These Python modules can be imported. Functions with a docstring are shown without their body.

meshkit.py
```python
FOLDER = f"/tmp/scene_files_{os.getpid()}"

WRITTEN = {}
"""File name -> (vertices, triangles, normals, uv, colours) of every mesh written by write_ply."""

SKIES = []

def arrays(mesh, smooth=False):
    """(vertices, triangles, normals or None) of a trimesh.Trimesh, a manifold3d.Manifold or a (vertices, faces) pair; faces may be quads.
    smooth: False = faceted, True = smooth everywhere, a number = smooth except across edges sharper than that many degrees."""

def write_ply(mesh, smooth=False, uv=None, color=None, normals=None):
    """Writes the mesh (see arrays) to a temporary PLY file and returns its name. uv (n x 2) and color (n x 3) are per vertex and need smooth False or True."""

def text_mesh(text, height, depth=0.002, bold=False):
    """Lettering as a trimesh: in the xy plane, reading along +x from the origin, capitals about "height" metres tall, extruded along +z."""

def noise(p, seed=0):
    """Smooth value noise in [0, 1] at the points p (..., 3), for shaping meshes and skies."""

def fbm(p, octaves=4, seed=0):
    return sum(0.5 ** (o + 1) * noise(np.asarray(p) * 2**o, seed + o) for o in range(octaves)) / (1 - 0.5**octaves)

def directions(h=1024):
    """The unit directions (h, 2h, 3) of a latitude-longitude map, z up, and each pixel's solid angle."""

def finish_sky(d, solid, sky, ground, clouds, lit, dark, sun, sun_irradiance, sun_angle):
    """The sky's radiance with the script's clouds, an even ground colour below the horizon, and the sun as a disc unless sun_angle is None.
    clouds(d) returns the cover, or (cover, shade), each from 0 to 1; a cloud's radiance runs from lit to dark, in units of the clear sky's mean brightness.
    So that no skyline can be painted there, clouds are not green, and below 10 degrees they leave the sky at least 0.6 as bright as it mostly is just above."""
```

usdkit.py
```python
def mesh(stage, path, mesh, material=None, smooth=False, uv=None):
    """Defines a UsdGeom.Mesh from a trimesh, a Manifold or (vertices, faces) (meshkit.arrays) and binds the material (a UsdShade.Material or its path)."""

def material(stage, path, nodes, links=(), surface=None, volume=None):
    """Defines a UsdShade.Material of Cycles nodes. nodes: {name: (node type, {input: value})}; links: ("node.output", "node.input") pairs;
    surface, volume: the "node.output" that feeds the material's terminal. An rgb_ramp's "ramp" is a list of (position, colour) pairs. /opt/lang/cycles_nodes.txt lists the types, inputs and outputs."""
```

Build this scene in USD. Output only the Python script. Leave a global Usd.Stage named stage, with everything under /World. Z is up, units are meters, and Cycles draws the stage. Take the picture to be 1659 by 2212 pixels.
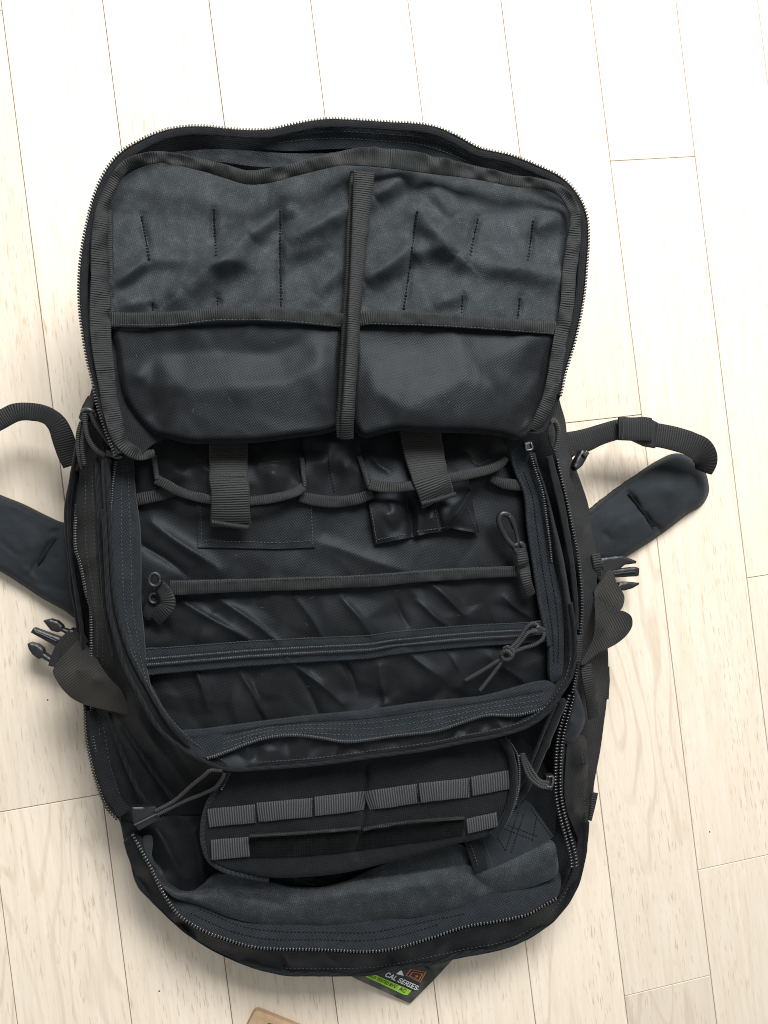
import math, numpy as np, trimesh, usdkit, meshkit
from pxr import Usd, UsdGeom, UsdLux, UsdShade, Gf, Sdf
from scipy.interpolate import RBFInterpolator, splprep, splev
from scipy.spatial import Delaunay
from scipy.interpolate import LinearNDInterpolator, NearestNDInterpolator
from scipy.ndimage import gaussian_filter, map_coordinates
from shapely.geometry import Polygon, Point
from shapely import contains_xy, prepare

stage = Usd.Stage.CreateInMemory()
UsdGeom.SetStageUpAxis(stage, UsdGeom.Tokens.z)
UsdGeom.SetStageMetersPerUnit(stage, 1.0)
UsdGeom.Xform.Define(stage, '/World')

# ---------------------------------------------------------------- camera (hand-held phone above the floor)
F, CX, CY, H = 1790.0, 829.5, 1106.0, 0.617
def rot(a, b, c):
    ca, sa, cb, sb, cc, sc = math.cos(a), math.sin(a), math.cos(b), math.sin(b), math.cos(c), math.sin(c)
    return (np.array([[cc, -sc, 0], [sc, cc, 0], [0, 0, 1]]) @ np.array([[cb, 0, sb], [0, 1, 0], [-sb, 0, cb]])
            @ np.array([[1, 0, 0], [0, ca, -sa], [0, sa, ca]]))
RM = rot(*np.radians([0.9095, -10.0273, -7.2668]))
cam = UsdGeom.Camera.Define(stage, '/World/camera')
cam.CreateHorizontalApertureAttr(36.0); cam.CreateVerticalApertureAttr(48.0)
cam.CreateFocalLengthAttr(36.0 * F / 1659.0)
cam.CreateClippingRangeAttr(Gf.Vec2f(0.01, 50))
M4 = np.eye(4); M4[:3, :3] = RM.T; M4[3, :3] = (0, 0, H)
UsdGeom.Xformable(cam).AddTransformOp().Set(Gf.Matrix4d(*M4.ravel().tolist()))
cam.CreateExposureAttr(0.0)

# ---------------------------------------------------------------- light: a window beyond the top of the picture, a pale room all round
IUP = np.array([RM[0, 1], RM[1, 1], 0]); IUP /= np.linalg.norm(IUP)
IRT = np.array([IUP[1], -IUP[0], 0])
dome = UsdLux.DomeLight.Define(stage, '/World/room_light')
wm = usdkit.material(stage, '/World/Looks_room', {'b': ('background_shader', {'color': (0.96, 0.985, 1.0), 'strength': 0.46})}, surface='b.background')
UsdShade.MaterialBindingAPI.Apply(dome.GetPrim()).Bind(wm)
def lamp(name, pos, target, w, h, intensity, color):
    l = UsdLux.RectLight.Define(stage, '/World/' + name)
    l.CreateWidthAttr(w); l.CreateHeightAttr(h); l.CreateIntensityAttr(intensity); l.CreateColorAttr(Gf.Vec3f(*color))
    p, t = np.array(pos, float), np.array(target, float)
    z = p - t; z /= np.linalg.norm(z); x = np.cross([0, 0, 1], z); x /= np.linalg.norm(x); y = np.cross(z, x)
    m = np.eye(4); m[0, :3], m[1, :3], m[2, :3], m[3, :3] = x, y, z, p
    UsdGeom.Xformable(l).AddTransformOp().Set(Gf.Matrix4d(*m.ravel().tolist()))
LP = IUP * 0.94 + IRT * 0.28 + np.array([0, 0, 1.16])
lamp('window_lamp', LP, IRT * 0.05 + np.array([0, 0, 0.0]), 0.80, 0.56, 32.0, (0.985, 0.995, 1.0))

# ---------------------------------------------------------------- helpers
def U(px, py, z):
    px, py, z = np.broadcast_arrays(np.asarray(px, float), np.asarray(py, float), np.asarray(z, float))
    d = np.stack([(px - CX) / F, -(py - CY) / F, -np.ones_like(px)], -1) @ RM.T
    t = (H - z) / -d[..., 2]
    out = d * t[..., None]; out[..., 2] += H
    return out
PX = H / F            # metres per pixel at floor level
LK = '/World/Looks/'
UsdGeom.Scope.Define(stage, '/World/Looks')
used = {}
def numbered(parent, name):
    k = used.get((parent, name), 0); used[(parent, name)] = k + 1
    return name if k == 0 else f'{name}_{k:03d}'
def obj(name, mesh, mat, parent='/World', label=None, category=None, kind=None, group=None, smooth=40, uv=None):
    path = parent + '/' + numbered(parent, name)
    m = usdkit.mesh(stage, path, mesh, LK + mat, smooth=True if uv is not None else smooth, uv=uv)
    for k, v in (('label', label), ('category', category), ('kind', kind), ('group', group)):
        if v: m.GetPrim().SetCustomDataByKey(k, v)
    return path
def xf(name, label=None, category=None, kind=None, parent='/World'):
    path = parent + '/' + numbered(parent, name)
    p = UsdGeom.Xform.Define(stage, path).GetPrim()
    for k, v in (('label', label), ('category', category), ('kind', kind)):
        if v: p.SetCustomDataByKey(k, v)
    return path

def spline(pts, step=4.0, closed=False, s=0.0):
    p = np.asarray(pts, float)
    if closed: p = np.vstack([p, p[:1]])
    keep = np.r_[True, np.linalg.norm(np.diff(p, axis=0), axis=1) > 1e-6]; p = p[keep]
    L = np.linalg.norm(np.diff(p[:, :2], axis=0), axis=1).sum()
    n = max(int(L / step), len(p) * 2, 6)
    if len(p) < 3:
        t = np.linspace(0, 1, n)[:, None]; return p[0] * (1 - t) + p[-1] * t
    # centripetal Catmull-Rom: passes the points without overshooting
    q = np.vstack([p[-2] if closed else 2 * p[0] - p[1], p, p[1] if closed else 2 * p[-1] - p[-2]])
    out = []
    for i in range(1, len(q) - 2):
        a, b, c, d = q[i - 1], q[i], q[i + 1], q[i + 2]
        k = [max(np.linalg.norm((y - x)[:2]), 1e-6) ** 0.5 for x, y in ((a, b), (b, c), (c, d))]
        t0, t1 = 0, k[0]; t2 = t1 + k[1]; t3 = t2 + k[2]
        m = max(2, int(round(np.linalg.norm((c - b)[:2]) / step)))
        t = np.linspace(t1, t2, m, endpoint=False)[:, None]
        A1 = (t1 - t) / (t1 - t0) * a + (t - t0) / (t1 - t0) * b
        A2 = (t2 - t) / (t2 - t1) * b + (t - t1) / (t2 - t1) * c
        A3 = (t3 - t) / (t3 - t2) * c + (t - t2) / (t3 - t2) * d
        B1 = (t2 - t) / (t2 - t0) * A1 + (t - t0) / (t2 - t0) * A2
        B2 = (t3 - t) / (t3 - t1) * A2 + (t - t1) / (t3 - t1) * A3
        out.append((t2 - t) / (t2 - t1) * B1 + (t - t1) / (t2 - t1) * B2)
    out = np.vstack(out + ([] if closed else [p[-1:]]))
    return out

def zrbf(pts, lo=None, hi=None, tps=False):
    a = np.asarray(pts, float)
    r = RBFInterpolator(a[:, :2] / 300.0, a[:, 2] * 100, kernel='thin_plate_spline' if tps else 'linear', smoothing=0.004 if tps else 0.02)
    def f(x, y):
        x, y = np.broadcast_arrays(np.asarray(x, float), np.asarray(y, float))
        z = r(np.c_[x.ravel(), y.ravel()] / 300.0).reshape(x.shape) / 100
        return z if lo is None else np.clip(z, lo, hi)
    return f
GX, GY, GS = 130.0, 240.0, 3.0
def onto_grid(p, z, blur):
    """piecewise flat facets between given heights, their creases eased: how thin nylon breaks"""
    x, y = np.meshgrid(np.arange(GX, 1330, GS), np.arange(GY, 2120, GS))
    g = LinearNDInterpolator(p, z)(x, y); bad = np.isnan(g)
    if bad.any(): g[bad] = NearestNDInterpolator(p, z)(x[bad], y[bad])
    g = gaussian_filter(g, blur / GS)
    return lambda x, y: map_coordinates(g, [(np.asarray(y, float) - GY) / GS, (np.asarray(x, float) - GX) / GS], order=1, mode='nearest')
def facets(pts, blur=7.0):
    a = np.asarray(pts, float); return onto_grid(a[:, :2], a[:, 2], blur)
def crumple(seed, space, amp, ang=0.0, stretch=1.0, blur=6.0):
    r = np.random.default_rng(seed); c, s_ = math.cos(math.radians(ang)), math.sin(math.radians(ang))
    u, v = np.meshgrid(np.arange(-1800, 1800, space * stretch), np.arange(-1800, 1800, space))
    u = (u + r.uniform(-.45, .45, u.shape) * space * stretch).ravel(); v = (v + r.uniform(-.45, .45, v.shape) * space).ravel()
    p = np.c_[720 + u * c - v * s_, 1180 + u * s_ + v * c]
    k = (p[:, 0] > 0) & (p[:, 0] < 1460) & (p[:, 1] > 100) & (p[:, 1] < 2260); p = p[k]
    return onto_grid(p, r.uniform(-.5, .5, len(p)) * amp, blur)
def folds(lst, crisp=True):
    """ridges (amp > 0) or creases (amp < 0): (x0, y0, x1, y1, half width px, amp m[, half width of the other side])"""
    L = [tuple(l) + ((l[4],) if len(l) == 6 else ()) for l in lst]
    def f(x, y):
        z = np.zeros_like(x, float)
        for x0, y0, x1, y1, w, a, w2 in L:
            dx, dy = x1 - x0, y1 - y0; l2 = dx * dx + dy * dy; ln = math.sqrt(l2)
            t = np.clip(((x - x0) * dx + (y - y0) * dy) / l2, 0, 1)
            qx, qy = x - x0 - t * dx, y - y0 - t * dy
            bend = 4 * np.sin(t * 5 + x0)            # nothing in cloth is straight
            s = (dx * qy - dy * qx) / ln + bend * 0.5
            d = np.hypot(qx, qy); d = np.where((t > 0) & (t < 1), np.abs(s), d)
            ww = np.where(s > 0, w, w2)
            z += a * (np.exp(-np.sqrt((d / ww) ** 2 + 0.05) * 1.25 + 0.28) if crisp else np.exp(-(d / ww) ** 2 * 0.8)) * (0.35 + 0.65 * np.sin(np.pi * np.clip(t, 0.04, 0.96)) ** 0.7)
        return z
    return f
WR = 0.62
def wrk(ang, along, across, amp, seed, ridged=True):
    c, s = math.cos(math.radians(ang)), math.sin(math.radians(ang))
    def f(x, y):
        u, v = (x * c + y * s) / along, (-x * s + y * c) / across
        wob = meshkit.fbm(np.stack([x / 70, y / 70, np.full_like(x, seed)], -1), 2, seed) * 1.1
        n = meshkit.fbm(np.stack([u * .7 + wob, v * .7 + wob, np.full_like(x, seed * 3.7)], -1), 2, seed)
        if ridged: n = 0.6 * n + 0.4 * (1 - np.sqrt((2 * n - 1) ** 2 + 0.02) * 1.6)
        return amp * WR * (n - 0.5)
    return f
def plus(*fs):
    def f(x, y):
        x, y = np.broadcast_arrays(np.asarray(x, float), np.asarray(y, float))
        return sum(g(x, y) if callable(g) else g for g in fs)
    return f

def sheet(poly, z, h=6.0, thick=0.0012, floor=None, round_poly=True, edge=0.0, edge_w=12.0):
    """A piece of cloth: outline (px) at the height z(x, y), as a closed solid. floor: its underside goes down to this height instead. edge: the rim dips by so much."""
    b = spline(poly, h, closed=True) if round_poly else np.vstack([spline([poly[i], poly[(i + 1) % len(poly)]], h)[:-1] for i in range(len(poly))])
    b = b[:, :2]
    P = Polygon(b)
    if not P.is_valid:
        P = P.buffer(0); P = max(getattr(P, 'geoms', [P]), key=lambda g: g.area); b = np.array(P.exterior.coords)[:-1]
    x0, y0, x1, y1 = P.bounds
    gx, gy = np.meshgrid(np.arange(x0, x1, h), np.arange(y0, y1, h * 0.87)); gx = gx + (np.arange(len(gx)) % 2)[:, None] * h / 2
    g = np.c_[gx.ravel(), gy.ravel()]
    Pi = P.buffer(-0.55 * h); prepare(Pi)
    g = g[contains_xy(Pi, g[:, 0], g[:, 1])] if not Pi.is_empty else g[:0]
    v = np.vstack([b, g])
    t = Delaunay(v).simplices
    cen = v[t].mean(1); Pb = P.buffer(0.01); prepare(Pb)
    t = t[contains_xy(Pb, cen[:, 0], cen[:, 1])]
    a = v[t]; ar = (a[:, 1, 0] - a[:, 0, 0]) * (a[:, 2, 1] - a[:, 0, 1]) - (a[:, 1, 1] - a[:, 0, 1]) * (a[:, 2, 0] - a[:, 0, 0])
    t = t[np.abs(ar) > 1e-6]; ar = ar[np.abs(ar) > 1e-6]
    t[ar > 0] = t[ar > 0][:, ::-1]                    # picture y runs down: clockwise there is upward here
    used_v = np.unique(t); rm = -np.ones(len(v), int); rm[used_v] = np.arange(len(used_v)); v = v[used_v]; t = rm[t]
    zz = (np.asarray(z(v[:, 0], v[:, 1]), float) if callable(z) else np.full(len(v), float(z))).copy()
    if edge:
        from shapely import distance, points
        d = distance(points(v), P.exterior); zz -= edge * (1 - np.sqrt(np.clip(1 - (1 - np.clip(d / edge_w, 0, 1)) ** 2, 0, 1)))
    top = U(v[:, 0], v[:, 1], zz)
    bot = top.copy(); bot[:, 2] = (floor if floor is not None else top[:, 2] - thick)
    if floor is not None: bot[:, 2] = np.minimum(bot[:, 2], top[:, 2] - 0.0003)
    e = np.vstack([t[:, [0, 1]], t[:, [1, 2]], t[:, [2, 0]]]); key = {tuple(q) for q in map(tuple, e)}
    be = np.array([q for q in map(tuple, e) if (q[1], q[0]) not in key])
    n = len(v)
    # rim: its own vertices, so that the top keeps its normals
    ids = np.unique(be); m = {i: k for k, i in enumerate(ids)}
    rt, rb = top[ids], bot[ids]
    V = np.vstack([top, bot, rt, rb]); o1, o2 = 2 * n, 2 * n + len(ids)
    sd = np.array([[[o1 + m[a], o2 + m[a], o2 + m[b_]], [o1 + m[a], o2 + m[b_], o1 + m[b_]]] for a, b_ in be]).reshape(-1, 3)
    Fc = np.vstack([t, t[:, ::-1] + n, sd])
    uv = np.vstack([v, v, v[ids], v[ids]]) / 100.0
    return (V, Fc), uv

def frame(pts3):
    T = np.gradient(pts3, axis=0); T /= np.linalg.norm(T, axis=1, keepdims=True) + 1e-12
    return T
def ribbon(pts, w, thick=0.0016, roll=0.0, step=3.0, seed=0, wave=0.0010, dome=0.12, smooth_path=True):
    """Webbing along pts [(px, py, z)], w px wide (a number or one per point), roll in degrees (a number or one per point)."""
    n0 = len(pts)
    ww = np.broadcast_to(np.asarray(w, float), n0); rr = np.broadcast_to(np.asarray(roll, float), n0)
    q = np.c_[np.asarray(pts, float), ww, rr]
    q = spline(q, step)
    c = U(q[:, 0], q[:, 1], q[:, 2]); n = len(q)
    sc = (H - q[:, 2]) / F * 1.03
    T = frame(c); up = np.array([0, 0, 1.0]); S = np.cross(T, up); S /= np.linalg.norm(S, axis=1, keepdims=True) + 1e-9
    N = np.cross(S, T); a = np.radians(q[:, 4])[:, None]
    S2 = S * np.cos(a) + N * np.sin(a); N2 = N * np.cos(a) - S * np.sin(a)
    al = np.r_[0, np.cumsum(np.linalg.norm(np.diff(q[:, :2], axis=0), axis=1))]
    prof = [(-1, 0.0), (-0.93, 0.42), (-0.5, 0.5 + dome * 0.5), (0, 0.5 + dome), (0.5, 0.5 + dome * 0.5), (0.93, 0.42), (1, 0.0), (0.93, -0.5), (0, -0.5), (-0.93, -0.5)]
    rng = np.random.default_rng(seed + 11)
    wav = lambda k: meshkit.fbm(np.stack([al / 26.0, np.full(n, k * 3.1), np.full(n, seed * 1.7)], -1), 2, seed) - 0.5
    e1, e2, e0 = wav(1), wav(2), wav(3)
    rows = []
    for s, t in prof:
        edge = (e1 if s < 0 else e2) * abs(s) + e0 * (1 - abs(s))
        rows.append(c + S2 * (s * sc * q[:, 3] / 2 * (1 + 0.10 * (e1 if s < 0 else e2)))[:, None] + N2 * (t * thick + edge * wave * 2)[:, None])
    k = len(prof); V = np.stack(rows, 1).reshape(-1, 3)
    uvr = np.array([[s for s, t in prof]]); uv = np.stack([np.repeat(al, k), (uvr * q[:, 3:4] / 2).ravel()], -1) / 100.0
    Fc = []
    for i in range(n - 1):
        for j in range(k):
            a_, b_ = i * k + j, i * k + (j + 1) % k
            Fc += [[a_, b_ + k, b_], [a_, a_ + k, b_ + k]]
    for j in range(1, k - 1):
        Fc += [[0, j, j + 1]]; o = (n - 1) * k; Fc += [[o, o + j + 1, o + j]]
    Fc = np.array(Fc)
    tm = trimesh.Trimesh(V, Fc, process=False)
    if tm.volume < 0: Fc = Fc[:, ::-1]
    return (V, Fc), uv
def tube(pts, r, step=3.0, k=8, flat=1.0):
    q = spline(np.asarray(pts, float), step); c = U(q[:, 0], q[:, 1], q[:, 2]); n = len(c)
    T = frame(c); S = np.cross(T, [0, 0, 1.0]); S /= np.linalg.norm(S, axis=1, keepdims=True) + 1e-9; N = np.cross(S, T)
    th = np.arange(k) / k * 2 * np.pi
    V = (c[:, None] + S[:, None] * np.cos(th)[None, :, None] * r + N[:, None] * np.sin(th)[None, :, None] * r * flat).reshape(-1, 3)
    al = np.r_[0, np.cumsum(np.linalg.norm(np.diff(q[:, :2], axis=0), axis=1))]
    uv = np.stack([np.repeat(al, k), np.tile(th / (2 * np.pi) * 12, n)], -1) / 100.0
    Fc = []
    for i in range(n - 1):
        for j in range(k):
            a, b = i * k + j, i * k + (j + 1) % k
            Fc += [[a, b, b + k], [a, b + k, a + k]]
    for j in range(1, k - 1):
        Fc += [[0, j + 1, j]]; o = (n - 1) * k; Fc += [[o, o + j, o + j + 1]]
    Fc = np.array(Fc)
    if trimesh.Trimesh(V, Fc, process=False).volume < 0: Fc = Fc[:, ::-1]
    return (V, Fc), uv
ICO = trimesh.creation.icosphere(subdivisions=1, radius=1.0)
OCT = trimesh.creation.icosphere(subdivisions=0, radius=1.0)
def along(pts, pitch):
    q = spline(np.asarray(pts, float), 1.5); al = np.r_[0, np.cumsum(np.linalg.norm(np.diff(q[:, :2], axis=0), axis=1))]
    a = np.arange(pitch / 2, al[-1], pitch)
    p = np.stack([np.interp(a, al, q[:, i]) for i in range(3)], 1)
    c = U(p[:, 0], p[:, 1], p[:, 2]); T = frame(c) if len(c) > 2 else np.tile(U(*q[-1]) - U(*q[0]), (len(c), 1))
    T /= np.linalg.norm(T, axis=1, keepdims=True); S = np.cross(T, [0, 0, 1.0]); S /= np.linalg.norm(S, axis=1, keepdims=True)
    return c, T, S, np.cross(S, T)
def beads(pts, pitch, size, jitter=0.0, seed=1, base=ICO, shift=0.0, zig=0.0):
    """Many small bodies along a path: size = half extents (along, across, up) in metres."""
    c, T, S, N = along(pts, pitch); rng = np.random.default_rng(seed); n = len(c); b = np.array(base.vertices)
    j = 1 + jitter * (rng.random((n, 3)) - 0.5)
    sg = np.where(np.arange(n) % 2 == 0, 1, -1)
    cc = c + S * (shift + sg * zig)[:, None] if zig else c + S * shift
    cc = cc + N * (jitter * 0.3 * size[2] * (rng.random(n) - 0.5))[:, None]
    V = cc[:, None] + (b[None, :, 0:1] * (size[0] * j[:, 0])[:, None, None]) * T[:, None] + (b[None, :, 1:2] * (size[1] * j[:, 1])[:, None, None]) * S[:, None] + (b[None, :, 2:3] * (size[2] * j[:, 2])[:, None, None]) * N[:, None]
    f = (np.array(base.faces)[None] + (np.arange(n) * len(b))[:, None, None]).reshape(-1, 3)
    m = trimesh.Trimesh(V.reshape(-1, 3), f, process=False)
    return (m.vertices, m.faces if m.volume > 0 else m.faces[:, ::-1])
def join(*ms):
    V, Fs, o = [], [], 0
    for v, f in ms:
        V.append(np.asarray(v)); Fs.append(np.asarray(f) + o); o += len(v)
    return np.vstack(V), np.vstack(Fs)
def on(zf, pts, lift=0.0006):
    """px points laid on a sheet's surface, densely."""
    p = spline(np.asarray(pts, float)[:, :2], 4.0)
    return np.c_[p, zf(p[:, 0], p[:, 1]) + lift]
def stitch(zf, paths, parent, pitch=8.0, ln=0.00095, r=0.00034, mat='thread', name='stitching', lift=0.00025, jitter=0.5, seed=3):
    ms = [beads(on(zf, p, lift), pitch, (ln, r, r * 0.9), jitter, seed + i, OCT) for i, p in enumerate(paths)]
    obj(name, join(*ms), mat, parent, kind='stuff', smooth=True)
def teeth(pts, parent, pitch=6.6, size=(0.00062, 0.0016, 0.0012), rows=1, gap=0.0022, mat='zip_plastic', name='zip_teeth', jitter=0.12):
    ms = [beads(pts, pitch, size, jitter, 5)] if rows == 1 else [beads(pts, pitch, size, jitter, 5, shift=-gap / 2), beads(np.asarray(pts)[:, :3], pitch, size, jitter, 6, shift=gap / 2)]
    obj(name, join(*ms), mat, parent, kind='stuff', smooth=True)
def solid(poly, z0, z1, bev=0.0006):
    """A moulded plastic piece: outline px, from z0 up to z1, with a bevelled top edge."""
    b = np.asarray(poly, float); P = Polygon(b)
    zt = (z1 if callable(z1) else (lambda x, y: np.full_like(x, z1)))
    m, uv = sheet([tuple(p) for p in b], zt, h=3.0, floor=z0, round_poly=False, edge=bev, edge_w=3.0)
    return m

# ---------------------------------------------------------------- materials
def mat(name, nodes, links, surface='p.BSDF'):
    usdkit.material(stage, LK + name, nodes, links, surface=surface)
def cloth(name, col, col2, rough=0.7, weave=3.0, bump=0.25, sheen=0.15, spec=0.4, mott=0.25, rot_deg=0.0, sheen_tint=(1, 1, 1), speck=0.0, wk=0.3, grain=34.0, smooth_face=False):
    """woven cloth: crossed threads as relief, a slight mottling and lint"""
    k = 100.0 / weave
    n = {'uv': ('uvmap', {'attribute': 'st'}),
         'mp': ('mapping', {'rotation': (0, 0, math.radians(rot_deg)), 'mapping_type': 'point'}),
         'w1': ('wave_texture', {'wave_type': 'bands', 'bands_direction': 'x', 'scale': 31.4 / weave, 'distortion': 0.6, 'detail': 1.0, 'detail_scale': 2.0}),
         'w2': ('wave_texture', {'wave_type': 'bands', 'bands_direction': 'y', 'scale': 31.4 / weave, 'distortion': 0.6, 'detail': 1.0, 'detail_scale': 2.0}),
         'mx': ('math', {'math_type': 'multiply'}),
         'nz': ('noise_texture', {'scale': 3.2, 'detail': 5.0, 'roughness': 0.6}),
         'ng': ('noise_texture', {'scale': grain, 'detail': 2.0, 'roughness': 0.7}),
         'ad': ('math', {'math_type': 'multiply_add', 'value2': 0.62}), 'wk': ('math', {'math_type': 'multiply', 'value2': wk}),
         'r': ('rgb_ramp', {'ramp': [(0.43, tuple(np.array(col) * (1 - mott))), (0.56, col), (0.69, col2), (0.82, tuple(np.array(col2) * (1 + mott + speck)))]}),
         'nk': ('math', {'math_type': 'multiply_add', 'value2': 0.45}),
         'b': ('bump', {'strength': bump, 'distance': 0.0006}),
         'p': ('principled_bsdf', {'roughness': rough, 'specular_ior_level': spec, 'sheen_weight': sheen, 'sheen_roughness': 0.45, 'sheen_tint': sheen_tint, 'specular_tint': (0.86, 0.94, 1.0)})}
    l = [('uv.UV', 'mp.vector'), ('mp.vector', 'w1.vector'), ('mp.vector', 'w2.vector'), ('w1.fac', 'mx.value1'), ('w2.fac', 'mx.value2'),
         ('uv.UV', 'nz.vector'), ('uv.UV', 'ng.vector'), ('ng.fac', 'ad.value1'), ('mx.value', 'wk.value1'), ('nz.fac', 'nk.value1'), ('wk.value', 'nk.value3'), ('nk.value', 'ad.value3'),
         ('ad.value', 'r.fac'), ('r.color', 'p.base_color'), (('mx.value' if smooth_face else 'ad.value'), 'b.height'), ('b.normal', 'p.normal')]
    mat(name, n, l)
def web(name, col, col2, pitch=4.6, rough=0.65, bump=0.6, sheen=0.25, grain=0.3):
    """ribbed webbing: cross ribs along its length"""
    n = {'uv': ('uvmap', {'attribute': 'st'}),
         'w1': ('wave_texture', {'wave_type': 'bands', 'bands_direction': 'x', 'scale': 100.0 / pitch * math.pi / 10.0 / 1.0, 'distortion': 1.1, 'detail': 2.0, 'detail_scale': 3.0}),
         'ng': ('noise_texture', {'scale': 42.0, 'detail': 3.0, 'roughness': 0.7}),
         'nz': ('noise_texture', {'scale': 4.0, 'detail': 3.0}),
         'm': ('mix', {'mix_type': 'mix', 'fac': grain}),
         'm2': ('math', {'math_type': 'multiply_add', 'value2': 0.5}),
         'r': ('rgb_ramp', {'ramp': [(0.15, tuple(np.array(col) * 0.55)), (0.55, col), (0.95, col2)]}),
         'b': ('bump', {'strength': bump, 'distance': 0.0007}),
         'a': ('math', {'math_type': 'multiply', 'value2': 0.75}),
         'p': ('principled_bsdf', {'roughness': rough, 'specular_ior_level': 0.4, 'sheen_weight': sheen, 'sheen_roughness': 0.4})}
    l = [('uv.UV', 'w1.vector'), ('uv.UV', 'ng.vector'), ('uv.UV', 'nz.vector'), ('w1.fac', 'a.value1'), ('ng.fac', 'm2.value1'), ('a.value', 'm2.value3'),
         ('m2.value', 'r.fac'), ('r.color', 'p.base_color'), ('m2.value', 'b.height'), ('b.normal', 'p.normal')]
    n.pop('m'); n.pop('nz'); l = [q for q in l if 'nz.' not in q[1]]
    mat(name, n, l)
def plain(name, col, rough, spec=0.5, metallic=0.0, noise=0.25, scale=60.0, bump=0.15):
    mat(name, {'g': ('geometry', {}), 'n': ('noise_texture', {'scale': scale, 'detail': 4.0}),
               'r': ('rgb_ramp', {'ramp': [(0.3, tuple(np.array(col) * (1 - noise))), (0.7, tuple(np.array(col) * (1 + noise)))]}),
               'b': ('bump', {'strength': bump, 'distance': 0.0003}),
               'p': ('principled_bsdf', {'roughness': rough, 'specular_ior_level': spec, 'metallic': metallic})},
        [('g.position', 'n.vector'), ('n.fac', 'r.fac'), ('r.color', 'p.base_color'), ('n.fac', 'b.height'), ('b.normal', 'p.normal')])
cloth('nylon', (0.0042, 0.0045, 0.0050), (0.0088, 0.0093, 0.0102), rough=0.47, weave=4.4, bump=0.22, sheen=0.03, spec=0.145, mott=0.35, wk=0.36, speck=0.3, grain=46.0, smooth_face=True, rot_deg=38)
cloth('cordura', (0.0045, 0.0047, 0.0051), (0.0098, 0.0100, 0.0106), rough=0.85, weave=4.2, bump=0.45, sheen=0.05, spec=0.18, rot_deg=8, wk=0.45)
cloth('lining', (0.0170, 0.0192, 0.0206), (0.0310, 0.0345, 0.0365), rough=0.72, weave=4.0, bump=0.6, sheen=0.05, spec=0.25, mott=0.45, speck=1.0, rot_deg=14, wk=0.16)
cloth('zip_tape', (0.0085, 0.0100, 0.0115), (0.0165, 0.0190, 0.0215), rough=0.88, weave=5.0, bump=0.6, sheen=0.06, spec=0.2, rot_deg=30, wk=0.4)
cloth('zip_tape_dark', (0.0050, 0.0054, 0.0062), (0.0100, 0.0108, 0.0120), rough=0.88, weave=5.0, bump=0.6, sheen=0.05, spec=0.2, rot_deg=30, wk=0.4)
cloth('pad_cloth', (0.0118, 0.0138, 0.0158), (0.0165, 0.0190, 0.0215), rough=0.8, weave=3.6, bump=0.12, sheen=0.05, spec=0.28, mott=0.15, wk=0.2)
cloth('loop_pile', (0.0020, 0.0020, 0.0021), (0.0055, 0.0055, 0.0055), rough=1.0, weave=5.0, bump=1.0, sheen=0.05, spec=0.08, mott=0.6, wk=0.2)
web('webbing', (0.0020, 0.0021, 0.0022), (0.0084, 0.0086, 0.0087), sheen=0.05, pitch=4.8)
web('webbing_dark', (0.0030, 0.0030, 0.0031), (0.0090, 0.0091, 0.0091), pitch=5.0, sheen=0.08)
web('webbing_olive', (0.0055, 0.0051, 0.0041), (0.0120, 0.0112, 0.0094), pitch=5.0, sheen=0.06)
web('webbing_grey', (0.013, 0.014, 0.015), (0.055, 0.058, 0.061), pitch=5.2, bump=0.5, sheen=0.1)
web('cord', (0.0095, 0.0096, 0.0094), (0.030, 0.030, 0.029), pitch=4.2, bump=0.8, sheen=0.1)
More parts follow.
